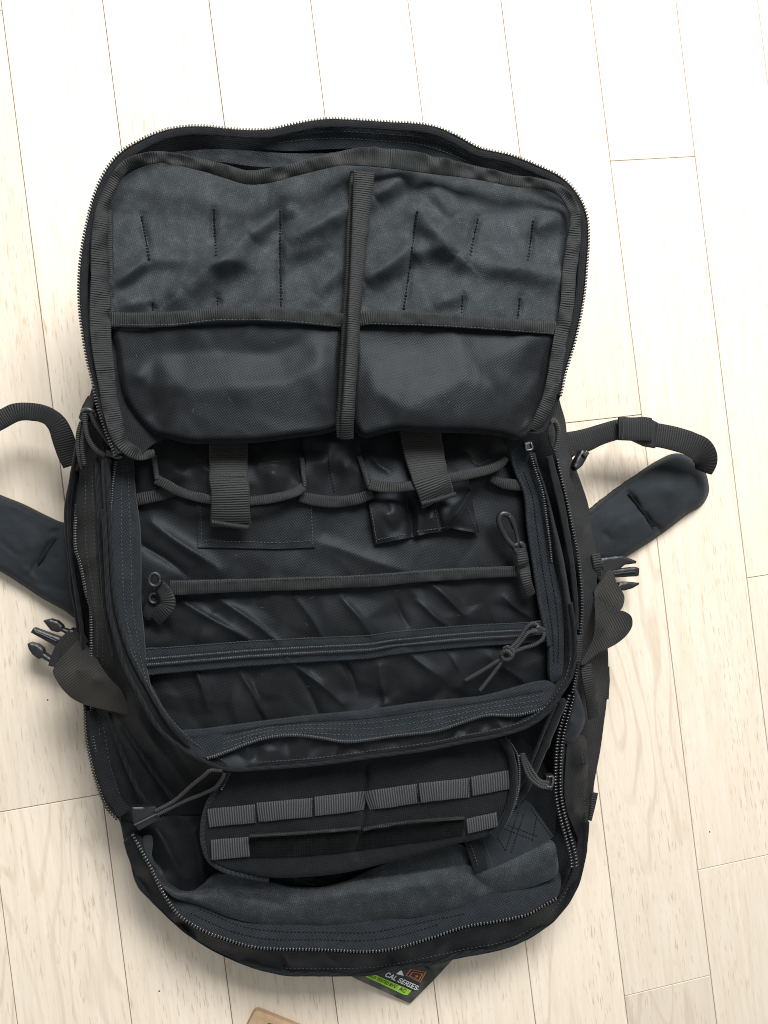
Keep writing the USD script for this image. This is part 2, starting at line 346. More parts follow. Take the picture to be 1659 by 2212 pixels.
plain('zip_plastic', (0.012, 0.012, 0.013), 0.22, 0.6)
plain('zip_bright', (0.034, 0.034, 0.036), 0.17, 1.0)
plain('plastic', (0.009, 0.009, 0.010), 0.42, 0.45)
plain('thread', (0.034, 0.035, 0.036), 0.7, 0.4)
plain('thread_dark', (0.0035, 0.0035, 0.004), 0.9, 0.2)
plain('lint_grey', (0.09, 0.09, 0.088), 0.9, 0.1)
plain('speck_dark', (0.05, 0.03, 0.02), 0.9, 0.1)
plain('worn_metal', (0.10, 0.10, 0.09), 0.35, 0.5, 0.7)

# wood: grain from each plank's own place along its length
def wood(name, a, b, c):
    n = {'tc': ('texture_coordinate', {}), 'oi': ('object_info', {}),
         'of': ('combine_xyz', {}), 'k1': ('math', {'math_type': 'multiply', 'value2': 37.0}), 'k2': ('math', {'math_type': 'multiply', 'value2': 11.0}),
         'av': ('vector_math', {'math_type': 'add'}),
         'mp': ('mapping', {'scale': (1.0, 0.060, 1.0), 'mapping_type': 'point'}),
         'mpo': ('mapping', {'scale': (1.0, 0.085, 1.0), 'mapping_type': 'point'}),
         'mpr': ('mapping', {'scale': (1.0, 0.20, 1.0), 'mapping_type': 'point'}),
         'big': ('noise_texture', {'scale': 15.0, 'detail': 2.0, 'roughness': 0.42}),
         'rs': ('math', {'math_type': 'multiply', 'value2': 95.0}), 'sn': ('math', {'math_type': 'sine'}),
         'rr': ('rgb_ramp', {'ramp': [(0.0, (0, 0, 0)), (0.60, (0, 0, 0)), (0.95, (1, 1, 1)), (1.0, (1, 1, 1))]}),
         'rk': ('noise_texture', {'scale': 9.0, 'detail': 1.0}),
         'rkr': ('rgb_ramp', {'ramp': [(0.0, (0, 0, 0)), (0.50, (0, 0, 0)), (0.60, (1, 1, 1)), (1.0, (1, 1, 1))]}),
         'g1': ('noise_texture', {'scale': 260.0, 'detail': 4.0, 'roughness': 0.65, 'distortion': 0.2}),
         'g2': ('noise_texture', {'scale': 900.0, 'detail': 2.0, 'roughness': 0.5}),
         'pr': ('rgb_ramp', {'ramp': [(0.0, (0, 0, 0)), (0.59, (0, 0, 0)), (0.68, (1, 1, 1)), (1.0, (1, 1, 1))]}),
         'pm': ('noise_texture', {'scale': 30.0, 'detail': 3.0}),
         'pmr': ('rgb_ramp', {'ramp': [(0.0, (0.15, 0.15, 0.15)), (0.42, (0.25, 0.25, 0.25)), (0.60, (1, 1, 1)), (1, (1, 1, 1))]}),
         'pp': ('math', {'math_type': 'multiply'}), 'rp': ('math', {'math_type': 'multiply'}), 'rp2': ('math', {'math_type': 'multiply'}), 'rp3': ('math', {'math_type': 'multiply', 'value2': 0.95}),
         'mx': ('math', {'math_type': 'maximum'}), 'mk': ('math', {'math_type': 'multiply', 'value2': 0.54}),
         'base': ('rgb_ramp', {'ramp': [(0.30, b), (0.50, tuple((np.array(a) * 0.6 + np.array(b) * 0.4))), (0.66, a)]}),
         'hv': ('hsv', {'hue': 0.5, 'saturation': 1.0, 'fac': 1.0}), 'hk': ('math', {'math_type': 'multiply_add', 'value2': 0.14, 'value3': 0.92}),
         'm': ('mix', {'mix_type': 'mix', 'color2': c}),
         'bm': ('bump', {'strength': 0.06, 'distance': 0.0002, 'invert': True}),
         'p': ('principled_bsdf', {'roughness': 0.5, 'specular_ior_level': 0.3})}
    l = [('oi.random', 'k1.value1'), ('oi.random', 'k2.value1'), ('k1.value', 'of.y'), ('k2.value', 'of.x'), ('k2.value', 'of.z'),
         ('tc.object', 'av.vector1'), ('of.vector', 'av.vector2'), ('av.vector', 'mp.vector'), ('av.vector', 'mpo.vector'), ('av.vector', 'mpr.vector'),
         ('mpr.vector', 'big.vector'), ('big.fac', 'rs.value1'), ('rs.value', 'sn.value1'), ('sn.value', 'rr.fac'), ('mpr.vector', 'rk.vector'), ('rk.fac', 'rkr.fac'),
         ('mp.vector', 'g1.vector'), ('mpo.vector', 'g2.vector'), ('g2.fac', 'pr.fac'), ('mpr.vector', 'pm.vector'), ('pm.fac', 'pmr.fac'),
         ('pr.color', 'pp.value1'), ('pmr.color', 'pp.value2'), ('rr.color', 'rp.value1'), ('g2.fac', 'rp.value2'), ('rp.value', 'rp2.value1'), ('rkr.color', 'rp2.value2'), ('rp2.value', 'rp3.value1'),
         ('pp.value', 'mx.value1'), ('rp3.value', 'mx.value2'), ('mx.value', 'mk.value1'),
         ('g1.fac', 'base.fac'), ('oi.random', 'hk.value1'), ('hk.value', 'hv.value'), ('base.color', 'hv.color'),
         ('hv.color', 'm.color1'), ('mk.value', 'm.fac'), ('m.color', 'p.base_color'), ('mx.value', 'bm.height'), ('bm.normal', 'p.normal')]
    mat(name, n, l)
wood('wood', (0.685, 0.60, 0.488), (0.615, 0.52, 0.402), (0.36, 0.25, 0.165))
plain('subfloor', (0.13, 0.075, 0.045), 0.9, 0.1)
plain('kraft', (0.37, 0.25, 0.15), 0.8, 0.2, noise=0.08, scale=300)
plain('print_black', (0.03, 0.025, 0.02), 0.6, 0.3)
mat('tag_card', {'g': ('geometry', {}), 'n': ('noise_texture', {'scale': 75.0, 'detail': 1.0, 'roughness': 0.3}),
                 'r': ('rgb_ramp', {'ramp': [(0.38, (0.020, 0.022, 0.016)), (0.46, (0.055, 0.058, 0.043)), (0.55, (0.062, 0.066, 0.048)), (0.60, (0.095, 0.095, 0.072))]}),
                 'p': ('principled_bsdf', {'roughness': 0.45})}, [('g.position', 'n.vector'), ('n.fac', 'r.fac'), ('r.color', 'p.base_color')])
plain('tag_dark', (0.012, 0.013, 0.016), 0.4, noise=0.1)
plain('tag_green', (0.30, 0.58, 0.03), 0.45, noise=0.05)
plain('tag_orange', (0.62, 0.20, 0.06), 0.45, noise=0.05)
plain('tag_white', (0.75, 0.75, 0.75), 0.45, noise=0.03)
plain('tag_ink', (0.03, 0.05, 0.01), 0.5, noise=0.05)

# ---------------------------------------------------------------- floor: planks, one by one
floor = xf('floor', kind='structure')
S_ = 2400.0
base = trimesh.creation.box((3.0, 3.0, 0.01)); base.apply_translation((0, 0, -0.0165)); obj('subfloor', base, 'subfloor', floor, smooth=False)
lines = {'A': (57.5, 439), 'B': (372, 1180), 'C': (605, 1230), 'D': (815, 1180), 'E': (1020, 1130), 'F': (1206, 1000), 'G': (1418.6, 1163.5), 'H': (1585, 1020), 'I': (1646, 83)}
xs = {}
LPTS = {'A': [(3, 20), (57.5, 439), (114, 878), (229, 1752), (282, 2212)], 'B': [(222, 4), (263, 325), (481.5, 2054), (502, 2212)],
        'C': [(451, 0), (485, 272), (718, 2106.6), (730, 2212)], 'D': [(670, 0), (701.5, 252.5), (938.4, 2115.8), (947.7, 2212)],
        'E': [(882, 0), (913, 265), (1138.2, 2067.5), (1158, 2212)], 'F': [(1083, 0), (1122, 335), (1290, 1681), (1348, 2126.5), (1356, 2212)],
        'G': [(1277, 0), (1329.5, 439), (1386, 896), (1418.6, 1163.5), (1548.4, 2212)], 'H': [(1462, 0), (1512, 439), (1585, 1020), (1647, 1514)], 'I': [(1634.5, 0), (1659, 165)]}
for k, p in LPTS.items():
    p = np.array(p, float); xs[k] = U(p[:, 0], p[:, 1], 0)[:, 0].mean()
edges = [xs[k] for k in 'ABCDEFGHI']
sp = 0.0750
edges = [edges[0] - 3 * sp, edges[0] - 2 * sp, edges[0] - sp] + edges + [edges[-1] + sp, edges[-1] + 2 * sp]
NL = 11; edges = [edges[0] - sp * (NL - q) for q in range(NL)] + edges + [edges[-1] + sp * (q + 1) for q in range(11)]      # boards go on beyond the picture
jy = lambda x, y: float(U(x, y, 0)[1])
joints = {2: [jy(100, 1737), jy(2, 22)], 10: [jy(1409, 343), jy(1585, 1863)], 11: [jy(1638, 1245)], 9 - 0: [jy(1444, 2129), jy(1303, 905)]}
joints = {2: joints[2], 9: [], 8: joints[9], 9: joints[10], 10: joints[11]}
rng = np.random.default_rng(4)
YLO, YHI = -1.45, 1.45
for i in range(len(edges) - 1):
    ys = sorted([YLO, YHI] + joints.get(i - NL, [rng.uniform(0.5, 0.9)]))
    for a, b in zip(ys[:-1], ys[1:]):
        g = 0.00022; x0, x1 = edges[i] + g, edges[i + 1] - g; a2, b2 = a + g, b - g; ch = 0.00035; t = -0.011
        lift = rng.uniform(-0.00008, 0.00008)
        cx, cy = (x0 + x1) / 2, (a2 + b2) / 2
        V = []
        for z, s in ((t, 0), (-ch, 0), (0, ch)):
            V += [(x0 + s - cx, a2 + s - cy, z), (x1 - s - cx, a2 + s - cy, z), (x1 - s - cx, b2 - s - cy, z), (x0 + s - cx, b2 - s - cy, z)]
        Fq = [[3, 2, 1, 0], [8, 9, 10, 11]] + [[l * 4 + q, l * 4 + (q + 1) % 4, l * 4 + 4 + (q + 1) % 4, l * 4 + 4 + q] for l in (0, 1) for q in range(4)]
        p = obj('plank', (np.array(V), np.array(Fq)), 'wood', floor, smooth=False)
        UsdGeom.Xformable(stage.GetPrimAtPath(p)).AddTranslateOp().Set(Gf.Vec3d(cx, cy, lift))

for x, y in ((103, 1512), (1533, 1797), (629, 2085), (344, 2141)):
    m = trimesh.creation.icosphere(subdivisions=1, radius=.0006); m.apply_scale((1.1, 1, .35)); m.apply_translation(U(x, y, 0)); obj('speck', m, 'speck_dark', floor)

# ================================================================ the backpack
bag = xf('backpack', 'large black nylon backpack lying unzipped on the wooden floor, flap folded open upwards', 'backpack')
OUT_L = [(215, 800), (198, 840), (185, 890), (170, 930), (156, 1017), (146, 1066), (141, 1097), (142, 1153), (149, 1212), (154, 1274), (163, 1326), (168, 1365), (176, 1440), (183, 1535), (188, 1599), (200, 1655), (214, 1708), (232, 1752), (256, 1770), (268, 1818), (284, 1861), (298, 1905)]
OUT_B = [(300, 1913), (344, 1960), (395, 2008), (455, 2048), (534, 2083), (605, 2101), (693, 2104), (795, 2103), (845, 2095), (924, 2081), (1003, 2064), (1083, 2048), (1142, 2024), (1202, 1980), (1241, 1925), (1261, 1857), (1269, 1778)]
OUT_R = [(1280, 1740), (1283, 1697), (1297, 1620), (1305, 1560), (1311, 1511), (1313, 1402), (1298, 1310), (1291, 1269), (1290, 1195), (1278, 1139), (1271, 1091), (1258, 1050), (1243, 1009), (1228, 964), (1221, 908), (1208, 860)]
OUT_T = [(1195, 700), (1185, 520), (1120, 420), (1000, 370), (700, 330), (420, 340), (300, 390), (235, 500), (220, 650)]
SH = [(x + (10 if x < 600 else -10 if x > 1000 else 0), y - 16) for x, y in OUT_B]
m, uv = sheet(OUT_L + SH + OUT_R + OUT_T, lambda x, y: np.full_like(x, 0.024) , 10, floor=0.002, edge=0.012, edge_w=16)
shell = obj('body_shell', m, 'cordura', bag, uv=uv)

# front compartment block under everything that is opened
LIP_OUT = [(222, 985), (224, 1100), (230, 1223), (236, 1317), (252, 1380), (268, 1436), (304, 1507), (344, 1575), (391, 1614), (447, 1646), (494, 1662), (554, 1660), (686, 1650), (805, 1634), (924, 1618), (1003, 1602), (1083, 1587), (1142, 1567), (1182, 1539), (1214, 1495), (1233, 1463), (1243, 1416), (1241, 1356), (1233, 1302), (1216, 1200), (1202, 1143), (1182, 1064), (1162, 1004), (1154, 977)]
LIP_IN = [(1146, 985), (1160, 1020), (1174, 1064), (1186, 1123), (1199, 1200), (1217, 1302), (1225, 1399), (1222, 1440), (1212, 1470), (1190, 1505), (1150, 1540), (1100, 1566), (1003, 1587), (924, 1603), (805, 1620), (686, 1636), (554, 1646), (500, 1650), (460, 1636), (408, 1602), (362, 1556), (322, 1490), (284, 1420), (260, 1356), (247, 1290), (240, 1180), (237, 1100), (235, 1000)]
blk = [(x + (12 if x < 600 else -10), y - (10 if y > 1400 else 0)) for x, y in LIP_OUT] + [(1190, 900), (1180, 600), (1080, 440), (700, 380), (380, 400), (260, 560), (240, 800)]
m, uv = sheet(blk, lambda x, y: np.full_like(x, 0.068), 12, floor=0.03)
obj('front_compartment', m, 'cordura', bag, uv=uv)

# ---- left side: gusset panel between the lip and the outer zip
zL = plus(zrbf([(230, 985, .098), (236, 1317, .097), (300, 1500, .096), (391, 1614, .094), (480, 1655, .090), (470, 1700, .052), (443, 1749, .040), (380, 1720, .046), (340, 1748, .044), (280, 1765, .044),
                (232, 1726, .048), (207, 1625, .05), (199, 1545, .052), (196, 1480, .055), (198, 1344, .062), (179, 1240, .062), (163, 1153, .058), (172, 1020, .07), (190, 920, .085), (205, 1200, .088), (215, 1100, .094), (260, 1560, .074), (330, 1640, .062)]),
          wrk(62, 60, 26, .006, 3), folds([(300, 1560, 420, 1720, 9, .005), (330, 1560, 395, 1600, 7, -.004), (270, 1600, 330, 1690, 10, .003), (205, 1000, 212, 1420, 6, .0016), (300, 1540, 370, 1690, 8, .003), (360, 1600, 430, 1690, 6, -.003)]))
m, uv = sheet([(226, 985), (232, 1223), (238, 1317), (270, 1436), (306, 1505), (346, 1572), (393, 1611), (447, 1643), (494, 1660), (470, 1698), (446, 1752), (400, 1760), (339, 1760), (290, 1776), (259, 1764), (246, 1752), (231, 1726), (215, 1660), (206, 1625), (201, 1591), (198, 1545), (195, 1480), (197, 1413), (197, 1344), (195, 1309), (186, 1281), (178, 1240), (169, 1205), (162, 1153), (164, 1090), (172, 1020), (180, 940), (205, 900)], zL, 5)
sideL = obj('side_gusset', m, 'cordura', bag, uv=uv)
stitch(zL, [[(186, 1010), (184, 1100), (186, 1180), (200, 1270), (208, 1330), (212, 1450)], [(199, 1000), (206, 1200), (222, 1330), (222, 1450)], [(212, 1545), (222, 1640), (245, 1720)], [(222, 1560), (238, 1650), (262, 1725)]], sideL, 9)
m, uv = ribbon([(207, 1535, .0565), (209, 1565, .056), (214, 1605, .055), (222, 1645, .054), (234, 1690, .053), (250, 1730, .052), (270, 1756, .051)], 26, .0014, 0, seed=6); obj('zip_tape', m, 'zip_tape_dark', sideL, uv=uv)
for q in ([(236, 1540, .068), (250, 1590, .065), (272, 1650, .060), (300, 1710, .056), (326, 1745, .053)], [(262, 1560, .074), (300, 1620, .068), (340, 1680, .060), (380, 1735, .052)], [(208, 960, .092), (213, 1080, .0945), (219, 1200, .094), (228, 1320, .093), (246, 1420, .092)]):
    m, uv = tube(q, .0013); obj('seam', m, 'cordura', sideL, uv=uv)
ZL1 = [(166, 1088, .066), (163, 1153, .066), (165, 1190, .066), (171, 1207, .066), (179, 1240, .067), (187, 1281, .068), (196, 1309, .068), (198, 1344, .067), (198, 1413, .064), (197, 1440, .062)]
teeth(ZL1, sideL, 5.6, (.0007, .0014, .0012), mat='zip_bright')
ZL2 = [(192, 1525, .056), (192, 1560, .055), (195, 1599, .055), (201, 1627, .054), (208, 1658, .053), (216, 1686, .052), (225, 1712, .051), (238, 1742, .05), (258, 1764, .049)]
teeth(ZL2, sideL, 6.4, (.0008, .0015, .0013), rows=2, gap=.0042)
m, uv = ribbon([(x + 6, y, .028 + .003 * math.sin(y / 60)) for x, y in OUT_L[4:14]], 13, .006, 0, seed=2, dome=.3); obj('edge_piping', m, 'cordura', sideL, uv=uv)
m, uv = ribbon([(174, 925, .09), (163, 985, .083), (154, 1040, .075), (149, 1100, .062), (150, 1160, .056), (157, 1230, .054), (166, 1290, .054), (175, 1350, .054), (182, 1420, .054)], [8, 9, 9, 8, 7, 7, 8, 8, 8], .004, 12, seed=4); obj('zip_cover', m, 'cordura', sideL, uv=uv)

# ---- right side
ZR = [(1204, 990, .088), (1208, 1013, .088), (1223, 1076, .088), (1236, 1139, .087), (1247, 1195, .086), (1254, 1251, .085), (1257, 1306, .084), (1253, 1373, .082), (1246, 1448, .080), (1236, 1500, .078), (1224, 1545, .074), (1212, 1590, .07), (1207, 1634, .066), (1206, 1713, .06), (1214, 1760, .057), (1225, 1800, .055), (1238, 1850, .053), (1240, 1872, .052)]
zR = plus(zrbf([(1195, 940, .092), (1210, 1000, .086), (1240, 1140, .085), (1258, 1300, .082), (1250, 1450, .078), (1230, 1560, .07), (1230, 1650, .05), (1240, 1750, .046), (1225, 900, .045), (1243, 1009, .027), (1272, 1091, .027), (1291, 1195, .027), (1313, 1402, .027), (1311, 1511, .027), (1297, 1620, .027), (1283, 1697, .027), (1280, 1300, .074), (1262, 1140, .074), (1270, 1500, .064), (1265, 1650, .05), (1268, 1778, .027)]), wrk(80, 90, 22, .003, 8))
m, uv = sheet([(1200, 985), (1223, 1072), (1238, 1139), (1250, 1200), (1258, 1300), (1254, 1373), (1247, 1448), (1230, 1530), (1216, 1600), (1216, 1720), (1240, 1800), (1256, 1850), (1268, 1778), (1279, 1740), (1282, 1697), (1296, 1620), (1304, 1560), (1310, 1511), (1312, 1402), (1297, 1310), (1290, 1269), (1289, 1195), (1277, 1139), (1270, 1091), (1257, 1050), (1242, 1009), (1227, 964), (1220, 908), (1207, 870), (1185, 940)], zR, 5)
sideR = obj('side_gusset', m, 'cordura', bag, uv=uv)
teeth(ZR[:10], sideR, 6.2, (.0007, .0016, .0012))
teeth(ZR[9:], sideR, 6.8, (.0008, .0017, .0012), rows=2, gap=.0036)
m, uv = ribbon([(1186, 985, .094), (1200, 1040, .094), (1214, 1100, .093), (1226, 1165, .092), (1236, 1230, .091), (1243, 1300, .09), (1246, 1360, .088)], [14, 17, 17, 15, 12, 10, 8], .002, 8, seed=9); obj('zip_tape', m, 'cordura', sideR, uv=uv)
m, uv = sheet([(1232, 1594), (1262, 1590), (1270, 1690), (1270, 1780), (1258, 1840), (1244, 1800), (1222, 1740), (1222, 1650)], plus(zR, .003, crumple(21, 18, .003, 85, 2.5, 3.5)), 4); obj('nylon_lining', m, 'nylon', sideR, uv=uv)
stitch(plus(zR, .006), [[(1256, 1596), (1262, 1690), (1264, 1780)]], sideR, 9)
m, uv = sheet([(1243, 1488), (1258, 1520), (1264, 1556), (1250, 1590), (1232, 1606), (1214, 1604), (1220, 1576), (1232, 1536)], zrbf([(1243, 1488, .082), (1264, 1556, .07), (1214, 1604, .066), (1238, 1560, .078)]), 4, edge=.003); obj('padded_corner', m, 'pad_cloth', sideR, uv=uv)
m, uv = ribbon([(1266, 1436, .080), (1270, 1470, .080), (1278, 1510, .076), (1284, 1549, .070)], [28, 28, 29, 30], .002, 0, seed=12); obj('webbing_tab', m, 'webbing', sideR, uv=uv)
m, uv = ribbon([(1251, 1372, .086), (1249, 1400, .086), (1246, 1430, .085)], 17, .002, 0, seed=13); obj('webbing_tab', m, 'webbing', sideR, uv=uv)
m, uv = ribbon([(1307, 1440, .031), (1308, 1475, .031), (1307, 1510, .031)], 17, .0025, 0, seed=14); obj('webbing_tab', m, 'webbing_dark', sideR, uv=uv)
m, uv = ribbon([(1284, 1712, .031), (1280, 1740, .031), (1274, 1772, .031)], [16, 12, 8], .002, -20, seed=15); obj('webbing_tab', m, 'webbing_dark', sideR, uv=uv)

# ---- main compartment: lining, pouch, zip rim
zM = plus(zrbf([(300, 1780, .042), (440, 1760, .036), (470, 1850, .038), (400, 1900, .042), (600, 1900, .036), (800, 1880, .036), (1000, 1830, .038), (1100, 1760, .040), (1150, 1780, .04), (1190, 1810, .034), (1190, 1700, .036), (700, 1650, .04)]), crumple(33, 34, .006, 60, 1.6, 5), folds([(540, 1890, 730, 1893, 8, .004), (340, 1800, 400, 1900, 8, .005), (310, 1820, 350, 1880, 7, -.005), (420, 1800, 440, 1900, 10, .004)]))
m, uv = sheet([(262, 1766), (300, 1740), (450, 1740), (470, 1640), (1100, 1580), (1196, 1700), (1196, 1830), (1195, 1890), (700, 1960), (440, 1940), (345, 1912), (300, 1850)], zM, 7)
mainc = obj('main_compartment', m, 'nylon', bag, uv=uv)
LT = [(330, 1885), (351, 1909), (380, 1925), (415, 1928), (440, 1912), (458, 1894), (482, 1888), (534, 1897), (594, 1909), (633, 1919), (693, 1920), (765, 1904), (884, 1888), (965, 1876), (1011, 1871), (1051, 1878), (1085, 1866), (1122, 1849), (1160, 1832), (1194, 1818)]
LB = [(1204, 1850), (1203, 1889), (1162, 1911), (1110, 1926), (1063, 1938), (979, 1969), (884, 1983), (765, 1997), (693, 1999), (574, 1997), (494, 1981), (435, 1957), (370, 1935)]
# gathered lining roll
def zLin(x, y):
    lt, lb = np.array(LT), np.array(LB[::-1])
    yt, yb = np.interp(x, lt[:, 0], lt[:, 1]), np.interp(x, lb[:, 0], lb[:, 1])
    t = np.clip((y - yt) / np.maximum(yb - yt, 20), 0, 1)
    return .044 + .010 * np.sqrt(np.clip(1 - ((t - .34) / .68) ** 2, 0, 1)) + .002 * t + wrk(8, 150, 34, .0035, 41)(x, y) + crumple(411, 60, .0035, -6, 2.6, 7)(x, y) + folds([(1000, 1880, 1060, 1920, 14, -.005), (420, 1930, 470, 1915, 14, -.006), (640, 1950, 1000, 1905, 22, .0025), (470, 1930, 640, 1960, 16, -.002)])(x, y)
m, uv = sheet(LT + LB, zLin, 5, thick=.003)
roll_ = obj('gathered_lining', m, 'lining', mainc, uv=uv)
# second layer of lining behind the pouch
m, uv = sheet([(745, 1910), (800, 1880), (880, 1850), (1000, 1826), (1016, 1872), (965, 1882), (884, 1894)], lambda x, y: .0475 + .00 * x + wrk(20, 60, 20, .003, 43)(x, y), 5); obj('lining_fold', m, 'lining', mainc, uv=uv)
m, uv = sheet([(520, 1886), (600, 1890), (640, 1897), (720, 1890), (738, 1894), (690, 1912), (630, 1914), (570, 1903)], plus(.044, wrk(10, 40, 14, .008, 44)), 4); obj('lining_fold', m, 'nylon', mainc, uv=uv)
m, uv = sheet([(310, 1808), (326, 1806), (330, 1822), (328, 1850), (338, 1876), (326, 1866), (314, 1842)], plus(.052, wrk(70, 30, 12, .003, 45)), 4); obj('lining_fold', m, 'pad_cloth', mainc, uv=uv)
# straps sewn on the lining: cross-stitched panel and flat strip
zX = zrbf([(1138, 1728, .050), (1196, 1806, .046), (1140, 1850, .052), (1050, 1880, .052), (1030, 1816, .050), (1070, 1788, .052)])
m, uv = sheet([(1136, 1728), (1150, 1740), (1196, 1806), (1160, 1838), (1110, 1860), (1052, 1882), (1028, 1818), (1070, 1786), (1110, 1750)], zX, 5, thick=.004, round_poly=False); cross = obj('anchor_panel', m, 'pad_cloth', mainc, uv=uv)
stitch(zX, [[(1146, 1746), (1190, 1806)], [(1120, 1752), (1092, 1838)], [(1132, 1758), (1104, 1842)], [(1076, 1775), (1160, 1806)], [(1068, 1782), (1150, 1814)], [(1067, 1797), (1094, 1840)], [(1160, 1762), (1150, 1818)]], cross, 7, mat='thread_dark', r=.0004)
m, uv = ribbon([(1016, 1808, .054), (1028, 1842, .055), (1040, 1880, .054)], 34, .0018, 0, seed=20); obj('flat_strap', m, 'cordura', mainc, uv=uv)
stitch(plus(.057, lambda x, y: 0 * x), [[(1043, 1810), (1066, 1876)], [(1016, 1824), (1032, 1868)]], mainc, 7, mat='thread')

# zip tape round the bottom of the main compartment
TB = [(286, 1800), (308, 1841), (328, 1877), (347, 1917), (383, 1972), (415, 1996), (455, 2016), (494, 2030), (534, 2042), (574, 2048), (653, 2050), (720, 2052), (785, 2055), (845, 2050), (924, 2028), (1003, 2002), (1083, 1988), (1142, 1974), (1174, 1956), (1202, 1940)]
tin = [(1212, 1900), (1203, 1880), (1162, 1902), (1063, 1930), (979, 1960), (884, 1975), (765, 1988), (693, 1990), (574, 1988), (494, 1970), (435, 1945), (385, 1922), (350, 1895), (330, 1860), (312, 1815)]
zT = plus(zrbf([(286, 1800, .052), (347, 1917, .054), (455, 2016, .056), (653, 2050, .057), (845, 2050, .058), (1083, 1988, .057), (1202, 1940, .054), (1212, 1900, .04), (1162, 1902, .043), (884, 1975, .046), (693, 1990, .047), (494, 1970, .045), (385, 1922, .042)]), wrk(0, 80, 30, .002, 50))
m, uv = sheet(TB + tin, zT, 6)
tape = obj('zip_tape', m, 'zip_tape', mainc, uv=uv)
off = lambda P, d: [(x, y - d) for x, y in P]
stitch(zT, [[(410, 1972), (494, 2010), (574, 2028), (693, 2030), (785, 2032), (860, 2022), (950, 1996)], [(430, 1962), (520, 2000), (600, 2012), (693, 2014), (800, 2014), (900, 1995), (1000, 1975)]], tape, 8.5, mat='thread_dark', r=.0004)
TBz = on(zT, TB, .0012)
teeth(np.vstack([TBz[:40], ]) if False else TBz, tape, 6.9, (.00080, .0013, .0012), mat='zip_bright')
# outer flange below the zip
zF = plus(zrbf([(x, y, .052) for x, y in TB[::2]] + [(x, y, .036) for x, y in OUT_B[::2]] + [(1266, 1800, .036), (1236, 1890, .046)]), crumple(55, 22, .0045, 75, 1.6, 4), folds([(608, 2055, 612, 2096, 5, -.004), (840, 2060, 850, 2090, 6, -.003), (700, 2056, 730, 2085, 8, .002)]))
inner = [(x, y + 5) for x, y in TB]
m, uv = sheet(inner + [(1228, 1902), (1240, 1860), (1252, 1800), (1262, 1750)] + [(1268, 1778)] + OUT_B[::-1] + [(296, 1900), (282, 1861), (270, 1820)], zF, 5, thick=.002)
fl = obj('rim_flange', m, 'nylon', mainc, uv=uv)
stitch(zF, [[(605, 2091), (693, 2093), (795, 2090), (845, 2084), (924, 2068), (1003, 2051), (1083, 2035), (1135, 2014), (1185, 1976), (1226, 1920), (1248, 1850)]], fl, 9)
rimp = [(x + (4 if x < 600 else -4 if x > 1000 else 0), y - 5, .0370) for x, y in [(270, 1820), (284, 1861)] + OUT_B]
m, uv = ribbon(rimp, 12, .005, -8, seed=31, dome=.4); obj('rim_binding', m, 'cordura', fl, uv=uv)

# ---- organiser pouch with webbing
zP = plus(.015, zrbf([(480, 1660, .062), (443, 1749, .058), (437, 1815, .056), (482, 1870, .055), (620, 1860, .059), (790, 1850, .056), (964, 1820, .058), (1080, 1785, .055), (1116, 1680, .057), (1094, 1600, .06), (620, 1760, .067), (950, 1710, .068), (790, 1740, .060), (795, 1660, .064), (790, 1790, .058)]),
          wrk(5, 90, 30, .0025, 61), folds([(795, 1650, 790, 1700, 5, -.006), (790, 1700, 782, 1790, 6, -.006), (640, 1690, 740, 1670, 14, .002), (930, 1655, 1000, 1640, 14, .002), (780, 1790, 770, 1850, 7, -.003)]))
PO = [(500, 1640), (470, 1698), (446, 1749), (438, 1793), (440, 1825), (453, 1857), (482, 1877), (534, 1888), (600, 1896), (726, 1888), (820, 1868), (964, 1828), (1052, 1806), (1080, 1790), (1102, 1745), (1112, 1690), (1110, 1640), (1092, 1590), (1000, 1580), (700, 1625)]
m, uv = sheet(PO, zP, 5, floor=.040, edge=.006, edge_w=14)
pouch = obj('organiser_pouch', m, 'cordura', bag, uv=uv)
m, uv = tube([(500, 1655, 0.0810), (470, 1698, 0.0750), (446, 1749, 0.0710), (438, 1793, 0.0690), (440, 1825, 0.0680), (453, 1857, 0.0670), (482, 1878, 0.0670), (534, 1892, 0.0660), (580, 1900, 0.0640)], .0018, flat=.9); obj('pouch_piping', m, 'zip_tape', pouch, uv=uv)
m, uv = ribbon([(1084, 1590, 0.0810), (1104, 1630, 0.0790), (1110, 1680, 0.0770), (1104, 1730, 0.0750), (1084, 1780, 0.0730), (1062, 1806, 0.0710)], 15, .0035, 8, seed=66, dome=.5); obj('pouch_piping', m, 'cordura', pouch, uv=uv)
teeth([(1098, 1596, 0.0810), (1117, 1630, 0.0780), (1122, 1680, 0.0760), (1116, 1725, 0.0740), (1100, 1765, 0.0720), (1082, 1795, 0.0700)], pouch, 4.2, (.00045, .0010, .0009), mat='zip_bright')
teeth([(497, 1668, 0.0830), (486, 1690, 0.0810), (478, 1706, 0.0790)], pouch, 4.2, (.00045, .0010, .0009), mat='zip_bright')
for k, (a, b) in enumerate([((450, 1767), (552, 1757)), ((556, 1755), (676, 1744)), ((679, 1742), (789, 1729)), ((792, 1730), (903, 1714)), ((906, 1713), (1014, 1701)), ((1018, 1699), (1100, 1684))]):
    pts = [(a[0] + (b[0] - a[0]) * t, a[1] + (b[1] - a[1]) * t) for t in np.linspace(0, 1, 7)]
    arch = lambda t: .0010 + .0006 * math.sin(math.pi * t) ** 0.6
    pts = [(x, y, float(zP(x, y)) + arch(t)) for (x, y), t in zip(pts, np.linspace(0, 1, 7))]
    m, uv = ribbon(pts, [38, 40, 41, 42, 42, 42, 42][k] if k < 6 else 40, .0013, 0, seed=70 + k, wave=.0003); obj('webbing_loop', m, 'webbing_grey', pouch, uv=uv)
